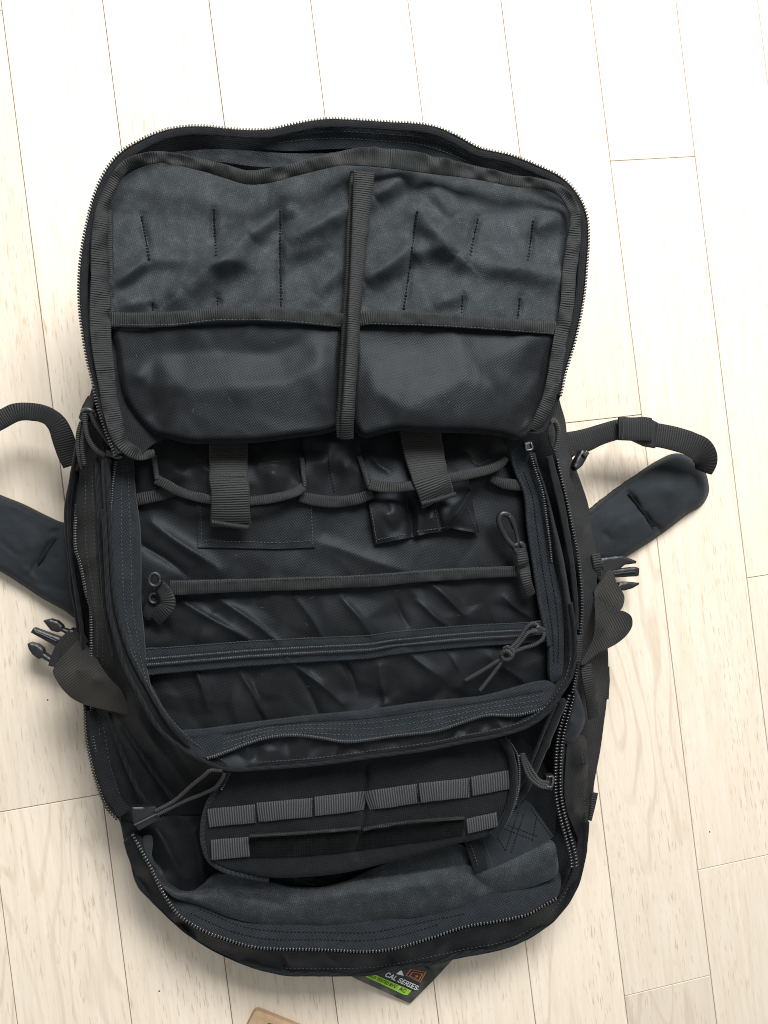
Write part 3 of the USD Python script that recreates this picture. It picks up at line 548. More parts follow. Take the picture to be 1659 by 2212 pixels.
for a, b, w in (((456, 1836), (538, 1829), 41), ((1008, 1785), (1074, 1770), 32)):
    pts = [(a[0] + (b[0] - a[0]) * t, a[1] + (b[1] - a[1]) * t) for t in np.linspace(0, 1, 5)]
    m, uv = ribbon([(x, y, float(zP(x, y)) + .0016) for x, y in pts], w, .0012, 0, seed=78, wave=.0003); obj('webbing_loop', m, 'webbing_grey', pouch, uv=uv)
stitch(plus(zP, .003), [[(553, 1738), (554, 1776)], [(677, 1724), (677, 1764)], [(904, 1692), (904, 1736)], [(1016, 1680), (1016, 1722)]], pouch, 6, mat='thread_dark', r=.0006)
zl = plus(zP, .0016, wrk(0, 12, 9, .0016, 80))
m, uv = sheet([(540, 1806), (640, 1800), (730, 1794), (782, 1792), (845, 1781), (924, 1772), (1004, 1768), (1000, 1803), (924, 1815), (845, 1826), (785, 1834), (730, 1842), (640, 1849), (540, 1852)], zl, 4, round_poly=False); obj('loop_panel', m, 'loop_pile', pouch, uv=uv)
m, uv = ribbon([(538, 1806, 0.0815), (640, 1800, 0.0830), (730, 1793, 0.0800), (779, 1789, 0.0770)], 6, .0012, 0, seed=82); obj('panel_edge', m, 'webbing', pouch, uv=uv)
m, uv = ribbon([(784, 1792, 0.0770), (845, 1781, 0.0810), (924, 1772, 0.0830), (1004, 1767, 0.0790)], 6, .0012, 0, seed=83); obj('panel_edge', m, 'webbing', pouch, uv=uv)

# ---- admin compartment (opened): back wall, tapes, lip
zA = plus(zrbf([(300, 900, .076), (650, 900, .076), (1090, 900, .076), (300, 985, .083), (650, 985, .083), (1090, 985, .083), (300, 1040, .085), (650, 1040, .087), (1090, 1040, .085), (300, 1150, .084), (308, 1350, .083), (330, 1500, .083), (371, 1585, .084), (600, 1550, .086), (900, 1515, .086), (1190, 1470, .084), (1160, 1300, .083), (1140, 1100, .084), (700, 1150, .084), (700, 1330, .089), (700, 1480, .089), (500, 1450, .088), (950, 1450, .088), (950, 1330, .088), (500, 1330, .088)]),
          lambda x, y: (.35 + .65 * np.clip((y - 1240) / 50, 0, 1)) * (crumple(90, 30, .0038, 46, 2.4, 3.0)(x, y) + crumple(91, 60, .003, 30, 2.0, 5)(x, y)), crumple(92, 130, .0036, 25, 1.8, 10),
          folds([(380, 1290, 540, 1385, 9, .0034), (470, 1290, 600, 1385, 8, .003), (640, 1290, 700, 1380, 8, .0022), (740, 1290, 800, 1370, 10, .0030), (930, 1262, 1010, 1330, 10, .0050, 16), (900, 1300, 980, 1360, 8, .003), (330, 1130, 470, 1230, 16, .0045), (300, 1170, 400, 1240, 9, -.003), (620, 1420, 740, 1520, 8, .003), (740, 1420, 770, 1490, 7, -.004), (1060, 1420, 1140, 1480, 9, .003), (520, 1450, 570, 1545, 7, .0032), (420, 1440, 450, 1530, 8, .003), (560, 1540, 575, 1570, 6, -.003), (870, 1400, 960, 1470, 10, .003), (680, 1170, 900, 1240, 20, .002), (820, 1440, 830, 1520, 7, .0028), (640, 1450, 690, 1540, 7, -.0025), (960, 1390, 1020, 1500, 9, .0026), (1090, 1290, 1150, 1340, 8, .003), (850, 1290, 880, 1350, 7, -.0025)]))
AL = [(286, 960), (288, 1004), (292, 1064), (302, 1143), (304, 1242), (304, 1302), (310, 1362), (316, 1436), (330, 1507), (342, 1543), (371, 1590)]
AB = [(455, 1575), (574, 1559), (653, 1549), (795, 1535), (924, 1517), (1043, 1505), (1192, 1474)]
AR = [(1186, 1396), (1178, 1361), (1166, 1302), (1154, 1223), (1142, 1143), (1134, 1064), (1114, 1016), (1098, 950)]
exp = [(x - 8, y) for x, y in AL] + [(x, y + 10) for x, y in AB] + [(x + 8, y) for x, y in AR]
m, uv = sheet(exp + [(1090, 900), (300, 900)], zA, 4.2, thick=.002)
adm = obj('admin_panel', m, 'nylon', bag, uv=uv)
# tapes
TL = [(250, 960), (250, 998), (244, 1044), (240, 1104), (238, 1163), (239, 1223), (246, 1302), (262, 1376), (284, 1430), (316, 1490), (345, 1545), (380, 1590), (447, 1638)]
zTL = plus(zrbf([(x, y, .0975) for x, y in TL] + [(x, y, .0915) for x, y in AL] + [(267, 1250, .0965)]), wrk(85, 120, 24, .0018, 95), folds([(AL[i][0] - 6, AL[i][1], AL[i + 1][0] - 6, AL[i + 1][1], 5, .0012) for i in range(len(AL) - 1)]))
m, uv = sheet(TL + AL[::-1], zTL, 4.5, thick=.004)
tl = obj('zip_tape', m, 'zip_tape', adm, uv=uv)
mid = lambda t: [(a[0] + (b[0] - a[0]) * t, a[1] + (b[1] - a[1]) * t) for a, b in [((250, 1000), (288, 1004)), ((244, 1060), (294, 1064)), ((238, 1150), (302, 1143)), ((241, 1242), (304, 1242)), ((246, 1302), (304, 1302)), ((260, 1370), (310, 1362)), ((288, 1436), (316, 1436)), ((318, 1500), (330, 1495))]]
stitch(zTL, [mid(.38), mid(.68)], tl, 9, r=.00035)
teeth([(251, 996, .1), (248, 1015, .1), (244, 1044, .1), (240, 1104, .0995), (238, 1163, .099), (238, 1200, .098)], tl, 5.2, (.0005, .0011, .001), mat='zip_bright')
TBo = [(447, 1638), (470, 1631), (494, 1622), (534, 1606), (574, 1594), (633, 1588), (693, 1594), (745, 1602), (795, 1598), (845, 1590), (944, 1578), (1003, 1559), (1051, 1545), (1114, 1545), (1174, 1531), (1205, 1500)]
zTB = plus(zrbf([(x, y, .098) for x, y in TBo] + [(x, y, .0935) for x, y in AB] + [(371, 1588, .094)]), wrk(-8, 120, 20, .0018, 97), folds([(a[0], a[1] + 6, b[0], b[1] + 6, 5, .0016) for a, b in zip([(371, 1590)] + AB[:-1], AB)]))
m, uv = sheet([(371, 1588)] + AB + TBo[::-1], zTB, 4.5, thick=.004)
tb = obj('zip_tape', m, 'zip_tape', adm, uv=uv)
def lerp_edge(t): return [(x, (1 - t) * y + t * np.interp(x, [p[0] for p in TBo], [p[1] for p in TBo])) for x, y in [(480, 1573), (574, 1559), (653, 1549), (795, 1535), (924, 1517), (1043, 1505), (1170, 1479)]]
stitch(zTB, [lerp_edge(.42), lerp_edge(.62), lerp_edge(.84)], tb, 9, r=.00035)
stitch(zTB, [lerp_edge(.26)], tb, 7, mat='thread_dark')
teeth(on(zTB, TBo[:-1], .0008), tb, 4.9, (.0006, .0013, .0011), mat='zip_bright')
ARt = [(1130, 950), (1142, 977), (1158, 1020), (1172, 1064), (1182, 1123), (1192, 1200), (1214, 1302), (1218, 1399), (1212, 1460)]
zTR = plus(zrbf([(x, y, .0965) for x, y in ARt] + [(x, y, .0915) for x, y in AR] + [(1192, 1474, .091)]), wrk(85, 120, 24, .0018, 99))
m, uv = sheet(ARt + [(1192, 1474)] + AR, zTR, 4.5, thick=.004)
tr = obj('zip_tape', m, 'zip_tape', adm, uv=uv)
midr = lambda t: [(a[0] + (b[0] - a[0]) * t, a[1] + (b[1] - a[1]) * t) for a, b in [((1114, 1016), (1156, 1020)), ((1134, 1070), (1173, 1070)), ((1142, 1143), (1184, 1123)), ((1154, 1223), (1196, 1215)), ((1166, 1302), (1212, 1302)), ((1178, 1361), (1216, 1361)), ((1187, 1430), (1212, 1430))]]
stitch(zTR, [midr(.4), midr(.75)], tr, 7, mat='thread_dark', r=.0004)
teeth([(1144, 975, .1), (1158, 1020, .1), (1172, 1064, .1), (1181, 1123, .099), (1188, 1175, .098), (1192, 1215, .096)], tr, 5.0, (.0005, .0011, .001), mat='zip_bright')
m, uv = tube([(x, y, z) for (x, y), z in zip(AR[::-1], [.092] * 8)], .0014); obj('tape_piping', m, 'zip_tape', tr, uv=uv)
# black nylon hem between the lower zip and the lip
zHm = plus(zrbf([(x, y + 4, .093) for x, y in TBo] + [(x, y, .095) for x, y in LIP_OUT[9:20]]), crumple(101, 20, .0045, 60, 1.8, 3.5))
m, uv = sheet([(x, y - 3) for x, y in TBo] + LIP_OUT[9:20][::-1], zHm, 4, thick=.0015)
hem = obj('nylon_hem', m, 'nylon', adm, uv=uv)
hs = [(560, 1647), (686, 1637), (805, 1621), (924, 1605), (1003, 1589), (1083, 1573), (1142, 1553), (1180, 1525)]
# lip band round the opening
def zLip(x, y): return .1015 - .006 * np.clip((y - 1500) / 120, 0, 1) + wrk(60, 90, 40, .002, 103)(x, y)
m, uv = sheet(LIP_OUT + LIP_IN, zLip, 4, floor=.070, edge=.004, edge_w=9)
lip = obj('opening_lip', m, 'cordura', bag, uv=uv)
stitch(plus(zLip, .0004), [hs, [(244, 1200), (252, 1300), (272, 1380), (300, 1440), (338, 1508), (380, 1565), (430, 1612), (490, 1648)], [(1233, 1420), (1222, 1462), (1200, 1500), (1168, 1535)]], lip, 8.5)
m, uv = tube([(x, y, .1035 - .006 * min(max((y - 1500) / 120, 0), 1)) for x, y in LIP_OUT[1:24]], .0013); obj('lip_piping', m, 'cordura', lip, uv=uv)
m, uv = tube([(232, 990, .103), (236, 1100, .103), (240, 1190, .103), (248, 1290, .103), (260, 1350, .103), (282, 1416, .103), (320, 1488, .103), (362, 1556, .102), (408, 1602, .102)], .0012); obj('lip_piping', m, 'cordura', lip, uv=uv)
# front of the section below the lip on the right: dark strip of zip guard
m, uv = ribbon([(1214, 1512, .090), (1190, 1570, .080), (1165, 1630, .066), (1140, 1690, .057), (1112, 1738, .054)], [22, 24, 24, 20, 12], .004, 14, seed=105); obj('zip_guard', m, 'cordura', bag, uv=uv)
m, uv = tube([(1200, 1520, .096), (1176, 1575, .086), (1152, 1635, .072), (1128, 1690, .062), (1104, 1732, .058)], .0012); obj('zip_guard', m, 'zip_tape', bag, uv=uv)

# ---- pockets on the admin panel
zf1 = plus(zA, zrbf([(332, 981, .002), (336, 1040, .006), (383, 1060, .010), (455, 1076, .012), (542, 1080, .012), (613, 1070, .011), (653, 1056, .008), (657, 975, .004), (490, 975, .006), (490, 1030, .018), (400, 1020, .015), (590, 1020, .017)]), crumple(110, 34, .0045, 20, 1.6, 5), folds([(430, 1000, 470, 1030, 8, .003), (560, 1000, 640, 990, 7, .003), (636, 1000, 650, 1040, 7, -.004)]))
m, uv = sheet([(332, 950), (333, 985), (336, 1036), (383, 1056), (455, 1074), (542, 1078), (613, 1068), (656, 1052), (657, 1000), (655, 950)], zf1, 4.5, thick=.0015); p1 = obj('pocket_flap', m, 'nylon', adm, uv=uv)
m, uv = ribbon([(338, 1036, .096), (360, 1047, .098), (383, 1060, .100), (420, 1072, .101), (455, 1079, .1015), (500, 1083, .102), (542, 1082, .102), (580, 1078, .1015), (613, 1071, .100), (640, 1062, .098), (656, 1052, .096)], 20, .0018, 6, seed=111); obj('flap_binding', m, 'webbing', p1, uv=uv)
stitch(plus(zf1, .0004), [[(336, 990), (340, 1036)], [(652, 985), (658, 1040)]], p1, 6, mat='thread_dark')
vz = lambda x, y: float(zf1(np.array(x), np.array(y)))
m, uv = ribbon([(494, 930, .090), (494, 985, .097), (495, 1030, .1035), (497, 1070, .1045), (498, 1100, .1025), (498, 1120, .100), (498, 1136, .0965)], [78, 78, 78, 79, 80, 81, 81], .0017, 0, seed=112, dome=.3); st1 = obj('closure_strap', m, 'webbing_dark', p1, uv=uv)
m, uv = tube([(458, 1128, .0995), (478, 1131, .100), (500, 1135, .100), (538, 1140, .099)], .0016); obj('strap_end', m, 'webbing_dark', st1, uv=uv)
stitch(plus(.1050, lambda x, y: 0 * x), [[(460, 1029), (530, 1027)]], st1, 7, mat='thread')
m, uv = ribbon([(292, 1080, .088), (320, 1074, .0895), (350, 1068, .091), (385, 1058, .094)], [26, 25, 24, 20], .0018, 0, seed=113); obj('pocket_binding', m, 'webbing', adm, uv=uv)
m, uv = ribbon([(646, 1072, .092), (680, 1080, .090), (729, 1084, .0895), (770, 1078, .091), (806, 1066, .094)], [22, 25, 24, 24, 20], .0018, 0, seed=114); obj('pocket_binding', m, 'webbing', adm, uv=uv)
# pen sleeve between the two flaps
zpen = plus(zA, zrbf([(665, 960, .006), (700, 1000, .010), (716, 1020, .003), (745, 1010, .010), (775, 980, .005), (660, 1068, .004), (729, 1070, .003), (790, 1066, .005)]), crumple(115, 28, .004, 80, 2, 4))
m, uv = sheet([(658, 940), (660, 1000), (662, 1066), (690, 1074), (729, 1076), (770, 1072), (792, 1062), (780, 1010), (772, 940)], zpen, 4.5); pen = obj('pen_sleeve', m, 'nylon', adm, uv=uv)
stitch(plus(zpen, .0002), [[(708, 975), (713, 1020), (722, 1062)]], pen, 7, mat='thread_dark', r=.0004)
for q, p_, sd in (([(334, 985, .0905), (336, 1010, .094), (340, 1036, .097)], p1, 1), ([(652, 990, .0925), (655, 1020, .095), (657, 1052, .0965), (650, 1066, .095)], p1, 2)):
    m, uv = ribbon(q, 10, .0015, 0, seed=300 + sd); obj('flap_edge', m, 'webbing', p_, uv=uv)
# flat patch pocket
zpp = plus(zA, .0018)
m, uv = sheet([(423, 1070), (425, 1120), (428, 1182), (520, 1184), (600, 1186), (682, 1182), (676, 1130), (668, 1070)], zpp, 5, round_poly=False); pp = obj('patch_pocket', m, 'nylon', adm, uv=uv)
stitch(plus(zpp, .0001), [[(433, 1085), (436, 1182)], [(672, 1090), (676, 1180)], [(440, 1168), (520, 1170), (600, 1172), (672, 1168)]], pp, 8)
# right flap with pleated pockets
zf2 = plus(zA, zrbf([(771, 969, .004), (790, 1030, .008), (800, 1044, .010), (844, 1048, .012), (900, 1042, .014), (971, 1028, .014), (1023, 1020, .012), (1067, 1010, .009), (1092, 996, .006), (1080, 960, .003), (930, 975, .005)]), crumple(120, 34, .0045, 40, 1.6, 5), folds([(800, 985, 840, 1020, 8, .003), (1000, 975, 1040, 1005, 8, .003), (1040, 1000, 1085, 970, 7, .003)]))
m, uv = sheet([(768, 940), (776, 985), (793, 1034), (801, 1046), (844, 1050), (900, 1044), (971, 1030), (1023, 1020), (1067, 1010), (1096, 994), (1086, 940)], zf2, 4.5, thick=.0015); p2 = obj('pocket_flap', m, 'nylon', adm, uv=uv)
m, uv = ribbon([(798, 1046, .098), (820, 1051, .100), (844, 1053, .102), (888, 1049, .104), (930, 1042, .104), (971, 1033, .104), (1023, 1022, .102), (1060, 1013, .099), (1082, 1002, .096), (1094, 990, .094)], [24, 24, 23, 22, 22, 22, 22, 20, 18, 12], .0018, 6, seed=121); obj('flap_binding', m, 'webbing', p2, uv=uv)
stitch(plus(zf2, .0004), [[(778, 980), (795, 1034)]], p2, 6, mat='thread_dark')
m, uv = ribbon([(908, 930, .092), (917, 985, .099), (928, 1025, .1055), (938, 1055, .1055), (946, 1080, .101)], [92, 88, 82, 79, 78], .0017, 0, seed=122, dome=.3); st2 = obj('closure_strap', m, 'webbing_dark', p2, uv=uv)
m, uv = tube([(910, 1088, .103), (930, 1083, .1035), (955, 1076, .1035), (984, 1067, .103)], .0016); obj('strap_end', m, 'webbing_dark', st2, uv=uv)
m, uv = ribbon([(776, 985, .091), (786, 1015, .094), (796, 1046, .098), (800, 1056, .0975)], 11, .0015, 0, seed=303); obj('flap_edge', m, 'webbing', p2, uv=uv)
zq = plus(zA, zrbf([(795, 1084, .003), (811, 1175, .003), (892, 1159, .004), (971, 1147, .004), (1035, 1151, .004), (1011, 1048, .004), (840, 1110, .015), (930, 1120, .013), (985, 1110, .014), (884, 1110, .004)]), crumple(125, 26, .004, 70, 1.8, 4), folds([(878, 1075, 890, 1160, 6, -.008, 9), (898, 1080, 905, 1156, 5, .004), (946, 1090, 952, 1150, 5, -.004), (1012, 1065, 966, 1140, 6, .007, 10), (968, 1144, 1030, 1150, 6, .003), (830, 1090, 850, 1120, 10, -.003)]))
m, uv = sheet([(793, 1050), (797, 1090), (811, 1176), (850, 1168), (893, 1160), (925, 1152), (964, 1148), (972, 1140), (1000, 1146), (1036, 1152), (1024, 1100), (1011, 1030), (900, 1040)], zq, 4, round_poly=False, thick=.002); q2 = obj('pleated_pocket', m, 'nylon', adm, uv=uv)
stitch(plus(zq, .0003), [[(800, 1090), (814, 1172)], [(815, 1166), (880, 1153)], [(900, 1148), (960, 1140)], [(1010, 1095), (1030, 1148)], [(940, 1100), (950, 1148)]], q2, 7)
m, uv = ribbon([(1060, 1034, .092), (1085, 1043, .0905), (1108, 1047, .090), (1132, 1048, .090)], [14, 24, 25, 25], .0018, 0, seed=126); obj('pocket_binding', m, 'webbing', adm, uv=uv)
# horizontal webbing and its two side tabs
m, uv = ribbon([(366, 1270, .092), (420, 1268, .0925), (500, 1265, .0935), (574, 1263, .0945), (650, 1260, .0945), (730, 1257, .0945), (795, 1255, .0945), (860, 1249, .094), (924, 1243, .094), (1000, 1239, .0935), (1060, 1236, .0925), (1116, 1234, .092)], [31, 30, 28, 28, 28, 26, 27, 26, 26, 26, 24, 23], .0017, 0, seed=130); hw = obj('webbing_strip', m, 'webbing', adm, uv=uv)
stitch(plus(.0965, lambda x, y: 0 * x), [[(372, 1257), (500, 1253), (574, 1251), (730, 1246), (860, 1238), (1000, 1228), (1110, 1224)]], hw, 8)
dt = xf('key_loop', parent=bag)
m, uv = ribbon([(340, 1262, .094), (352, 1272, .098), (362, 1290, .099), (362, 1308, .098), (350, 1322, .096), (334, 1340, .091)], [22, 26, 30, 32, 32, 30], .0018, -12, seed=131); obj('webbing_tab', m, 'webbing', dt, uv=uv)
ring = lambda cx, cy, r, z, a0=0, a1=360: [(cx + r * math.cos(math.radians(t)), cy + r * 1.15 * math.sin(math.radians(t)), z) for t in np.linspace(a0, a1, 17)]
m, uv = tube(ring(334, 1252, 12, .099), .0012); obj('ring', m, 'plastic', dt, uv=uv)
m, uv = tube(ring(332, 1292, 9, .094, 60, 300), .0010); obj('ring', m, 'plastic', dt, uv=uv)
m, uv = sheet([(322, 1290), (334, 1286), (340, 1300), (336, 1330), (318, 1340), (310, 1326)], .0925, 4, edge=.002); obj('tab_backing', m, 'cordura', dt, uv=uv)
# key clip on the right
kc = xf('key_clip', parent=bag)
m, uv = tube([(1112, 1140, .0975), (1106, 1122, .0985), (1096, 1111, .099), (1084, 1110, .099), (1078, 1121, .0985), (1083, 1140, .098), (1092, 1158, .0975), (1102, 1172, .0975), (1114, 1182, .0975)], .0021, k=10); obj('hook', m, 'plastic', kc, uv=uv)
m, uv = tube([(1100, 1114, .1), (1111, 1136, .099), (1117, 1158, .0985), (1120, 1176, .0985)], .0014, k=8); obj('hook_gate', m, 'plastic', kc, uv=uv)
m, uv = tube(ring(1122, 1184, 9, .0975), .0021, k=10); obj('clip_eye', m, 'plastic', kc, uv=uv)
m, uv = ribbon([(1126, 1184, .0985), (1128, 1200, .0985), (1130, 1216, .098), (1132, 1225, .0955), (1134, 1240, .097), (1139, 1262, .0965), (1147, 1285, .093)], [24, 26, 26, 25, 25, 24, 22], .0017, 0, seed=133); obj('webbing_tab', m, 'webbing', kc, uv=uv)
# inner zip
zz = lambda x: np.interp(x, [316, 415, 534, 653, 795, 845, 963, 1043, 1122, 1180], [1430, 1422, 1412, 1405, 1398, 1390, 1378, 1372, 1368, 1364])
hw_ = lambda x: np.interp(x, [316, 700, 1180], [27, 25, 21])
zxs = np.linspace(314, 1176, 24)
zZ = lambda x, y: np.maximum(zA(x, y), .089) + .0022 - .0022 * np.exp(-((y - zz(x)) / 6.0) ** 2)
m, uv = sheet([(x, zz(x) - hw_(x)) for x in zxs] + [(x, zz(x) + hw_(x)) for x in zxs[::-1]], zZ, 4.2, thick=.002)
iz = obj('inner_zip', m, 'zip_tape', adm, uv=uv)
zpt = [(x, zz(x), .0935) for x in np.linspace(316, 1150, 20)]
teeth(zpt, iz, 3.9, (.00046, .0011, .0011), rows=2, gap=.0034, mat='zip_bright')
stitch(plus(zZ, .0004), [[(x, zz(x) - hw_(x) - 1) for x in zxs]], iz, 8.5); stitch(plus(zZ, .0004), [[(x, zz(x) + hw_(x) + 1) for x in zxs]], iz, 8.5, mat='thread_dark', r=.0004)
obj('zip_slider', solid([(1146, 1356), (1164, 1350), (1180, 1358), (1184, 1368), (1166, 1372), (1150, 1372)], .092, .098), 'plastic', iz)
m, uv = tube([(1158, 1362, .099), (1142, 1366, .102), (1124, 1388, .1), (1104, 1408, .099), (1080, 1424, .098), (1046, 1446, .096), (1005, 1470, .0945)], .00125); obj('zip_cord', m, 'cord', iz, uv=uv)
m, uv = tube([(1160, 1350, .099), (1150, 1346, .101), (1136, 1358, .1), (1122, 1380, .099), (1100, 1404, .1), (1082, 1432, .098), (1060, 1462, .096), (1036, 1492, .095)], .00125); obj('zip_cord', m, 'cord', iz, uv=uv)
m, uv = tube([(1176, 1366, .0975), (1172, 1380, .0985), (1156, 1392, .098), (1130, 1400, .0985), (1104, 1410, .100)], .00125); obj('zip_cord', m, 'cord', iz, uv=uv)
m, uv = tube([(1088, 1402, .0985), (1098, 1398, .102), (1108, 1410, .103), (1100, 1424, .102), (1088, 1424, .1), (1084, 1412, .101), (1096, 1406, .104), (1106, 1418, .1025)], .0014); obj('zip_cord_knot', m, 'cord', iz, uv=uv)

# ---- the opened flap
FO = [(226, 920), (211, 873), (201, 825), (189, 777), (179, 718), (173, 670), (171, 616), (175, 557), (185, 497), (203, 426), (228, 370), (260, 330), (304, 303), (351, 283), (399, 274), (439, 273), (482, 277), (534, 281), (586, 279), (633, 269), (673, 261), (713, 257), (765, 259), (845, 264), (908, 268), (944, 275), (987, 293), (1035, 319), (1067, 327), (1106, 336), (1162, 358), (1214, 384), (1249, 422), (1267, 465), (1271, 509), (1267, 577), (1263, 624), (1255, 676), (1250, 700), (1239, 746), (1221, 805), (1210, 857), (1196, 895), (1170, 935)]
zB = plus(zrbf([(x, y, .112) for x, y in FO[::3]] + [(x, y, .102) for x, y in ((320, 420), (600, 420), (900, 420), (1150, 480), (320, 640), (700, 620), (1150, 650), (320, 800), (700, 800), (1100, 800), (500, 900), (1000, 900))] + [(250, 440, .097), (300, 380, .097), (400, 345, .098), (540, 375, .097), (700, 360, .098), (900, 350, .098), (1080, 390, .097), (1180, 405, .097), (1230, 450, .097), (1225, 600, .1), (225, 600, .1)] + [(500, 310, .104), (700, 300, .104), (900, 310, .104), (1060, 365, .104)]), wrk(10, 120, 40, .002, 140))
m, uv = sheet([(250, 980)] + FO + [(1140, 935), (1000, 925), (700, 930), (400, 935), (330, 960), (300, 985)], zB, 6, thick=.002)
flap = obj('flap', m, 'cordura', bag, uv=uv)
teeth([(x, y, .1135) for x, y in [(252, 985), (244, 968)] + FO[:-2]], flap, 6.5, (.0007, .0014, .0012), mat='zip_bright')
# folded-up tape just inside the teeth
m, uv = ribbon([(x, y, .115) for x, y in [(258, 980), (252, 960), (234, 916), (220, 870), (210, 822), (198, 774), (188, 716), (183, 670), (181, 616), (185, 560), (196, 500), (213, 432), (238, 378), (269, 340), (312, 313), (356, 294), (400, 285), (440, 284), (482, 287), (534, 291), (586, 289), (633, 279), (673, 271), (713, 267), (765, 269), (845, 274), (906, 278), (940, 285), (980, 303), (1028, 329), (1062, 337), (1100, 346), (1156, 368), (1206, 393), (1239, 428), (1256, 468), (1260, 509), (1256, 577), (1252, 624), (1244, 676), (1228, 743), (1211, 802), (1200, 852)]], 15, .0014, -14, seed=141, wave=.0004); tapeF = obj('zip_tape', m, 'cordura', flap, uv=uv)
# strip of lighter tape and lining in view along the top
zTop = plus(zB, .0025, wrk(0, 70, 16, .002, 143))
m, uv = sheet([(560, 318), (610, 300), (660, 284), (713, 277), (845, 284), (905, 289), (940, 297), (985, 318), (1030, 341), (1080, 358), (1120, 376), (1080, 384), (1000, 366), (930, 346), (820, 322), (713, 322), (620, 326)], zTop, 5); tt = obj('zip_tape', m, 'zip_tape', flap, uv=uv)
stitch(zTop, [[(640, 292), (713, 284), (845, 291), (910, 297), (975, 320), (1030, 350)], [(600, 308), (713, 299), (845, 306), (905, 312), (960, 328), (1040, 362)]], tt, 8.5)
m, uv = sheet([(362, 334), (380, 328), (410, 325), (470, 322), (534, 325), (600, 330), (700, 331), (800, 322), (800, 336), (740, 346), (660, 356), (560, 360), (480, 350), (420, 345)], plus(zB, .006, wrk(5, 50, 12, .002, 145)), 5); obj('lining_edge', m, 'lining', flap, uv=uv)

# upper panel
SEAM = [((306, 465), (322, 561)), ((461, 450), (468, 553)), ((605, 453), (607, 660)), ((330, 652), (330, 674)), ((470, 640), (470, 664)), ((902, 455), (872, 668)), ((1033, 471), (1015, 553)), ((1153, 475), (1140, 565)), ((999, 636), (997, 678)), ((1123, 642), (1118, 688))]
seam_folds = [(a[0], a[1], b[0], b[1], 7, -.0026) for a, b in SEAM]
zG = plus(zrbf([(240, 440, .106), (360, 380, .104), (540, 405, .103), (660, 380, .105), (600, 440, .106), (770, 390, .112), (900, 400, .108), (1220, 460, .107), (240, 690, .112), (500, 690, .112), (760, 690, .110), (1000, 690, .112), (1200, 700, .112), (400, 520, .110), (680, 540, .108), (880, 520, .109), (1100, 540, .110), (400, 640, .113), (1060, 640, .113)], tps=True),
          wrk(-28, 150, 60, .0038, 150), crumple(152, 75, .004, -25, 1.8, 9),
          folds(seam_folds + [(244, 612, 320, 556, 18, 0.00763425, 13.5), (330, 556, 470, 560, 21, 0.0050895, 15), (391, 632, 540, 500, 33, 0.0127237, 21), (530, 510, 605, 457, 21, 0.006786, 15), (605, 400, 649, 470, 21, 0.006786), (613, 521, 756, 446, 24, 0.0110272, 18), (610, 560, 700, 520, 21, 0.0050895),
                              (805, 426, 876, 374, 21, 0.010179, 15), (908, 455, 995, 553, 27, 0.0127237, 18), (930, 400, 985, 470, 21, 0.006786), (781, 608, 884, 537, 24, 0.0127237, 18), (1015, 555, 1213, 598, 27, 0.00933075, 21), (1150, 500, 1213, 460, 21, 0.006786), (890, 545, 960, 540, 18, 0.0050895), (680, 640, 745, 560, 21, 0.0050895), (470, 556, 560, 570, 21, 0.0050895), (930, 660, 1000, 630, 18, 0.0050895), (250, 660, 330, 650, 15, 0.003393)], crisp=False))
m, uv = sheet([(228, 460), (250, 400), (290, 368), (345, 352), (430, 362), (500, 376), (570, 376), (690, 352), (780, 340), (870, 346), (960, 366), (1080, 392), (1180, 408), (1228, 450), (1240, 500), (1226, 600), (1214, 700), (1200, 725), (1000, 712), (780, 705), (640, 700), (400, 704), (240, 706), (226, 640), (222, 540)], zG, 4.2, thick=.0018)
gp = obj('upper_pocket_panel', m, 'lining', flap, uv=uv)
ms = [beads(on(zG, [a, b], .0002), 7.0, (.0010, .00095, .0006), .8, 160 + i, OCT) for i, (a, b) in enumerate(SEAM)]
obj('seam_stitching', join(*ms), 'thread_dark', gp, kind='stuff', smooth=True)
# lower pockets, glossy
def pocket(name, poly, z, seed):
    m, uv = sheet(poly, z, 4.2, floor=None, thick=.004, edge=.010, edge_w=16); return obj(name, m, 'nylon', flap, uv=uv)
zPl = plus(facets([(240, 690, .113), (420, 700, .1145), (600, 698, .1145), (742, 700, .112), (244, 790, .112), (330, 770, .1125), (420, 762, .1125), (520, 764, .1125), (600, 766, .1125), (640, 748, .113), (668, 722, .1135), (697, 722, .1135), (738, 768, .1125),
                   (258, 822, .1135), (300, 815, .117), (400, 838, .1205), (520, 836, .121), (620, 827, .1205), (690, 788, .119), (738, 780, .1135), (300, 905, .112), (322, 835, .1145), (338, 895, .111), (358, 905, .1165), (420, 900, .120), (560, 905, .1205), (660, 895, .119), (700, 850, .1185), (740, 860, .113), (360, 950, .118), (500, 962, .119), (640, 950, .119), (735, 935, .115)], 8),
           crumple(170, 70, .0022, 15, 1.6, 7), wrk(12, 160, 70, .002, 170))
pl = pocket('lower_pocket', [(243, 695), (248, 760), (256, 817), (270, 868), (300, 912), (326, 934), (359, 945), (407, 957), (474, 957), (554, 955), (633, 945), (713, 933), (738, 920), (742, 860), (740, 777), (738, 700), (600, 688), (400, 692)], zPl, 1)
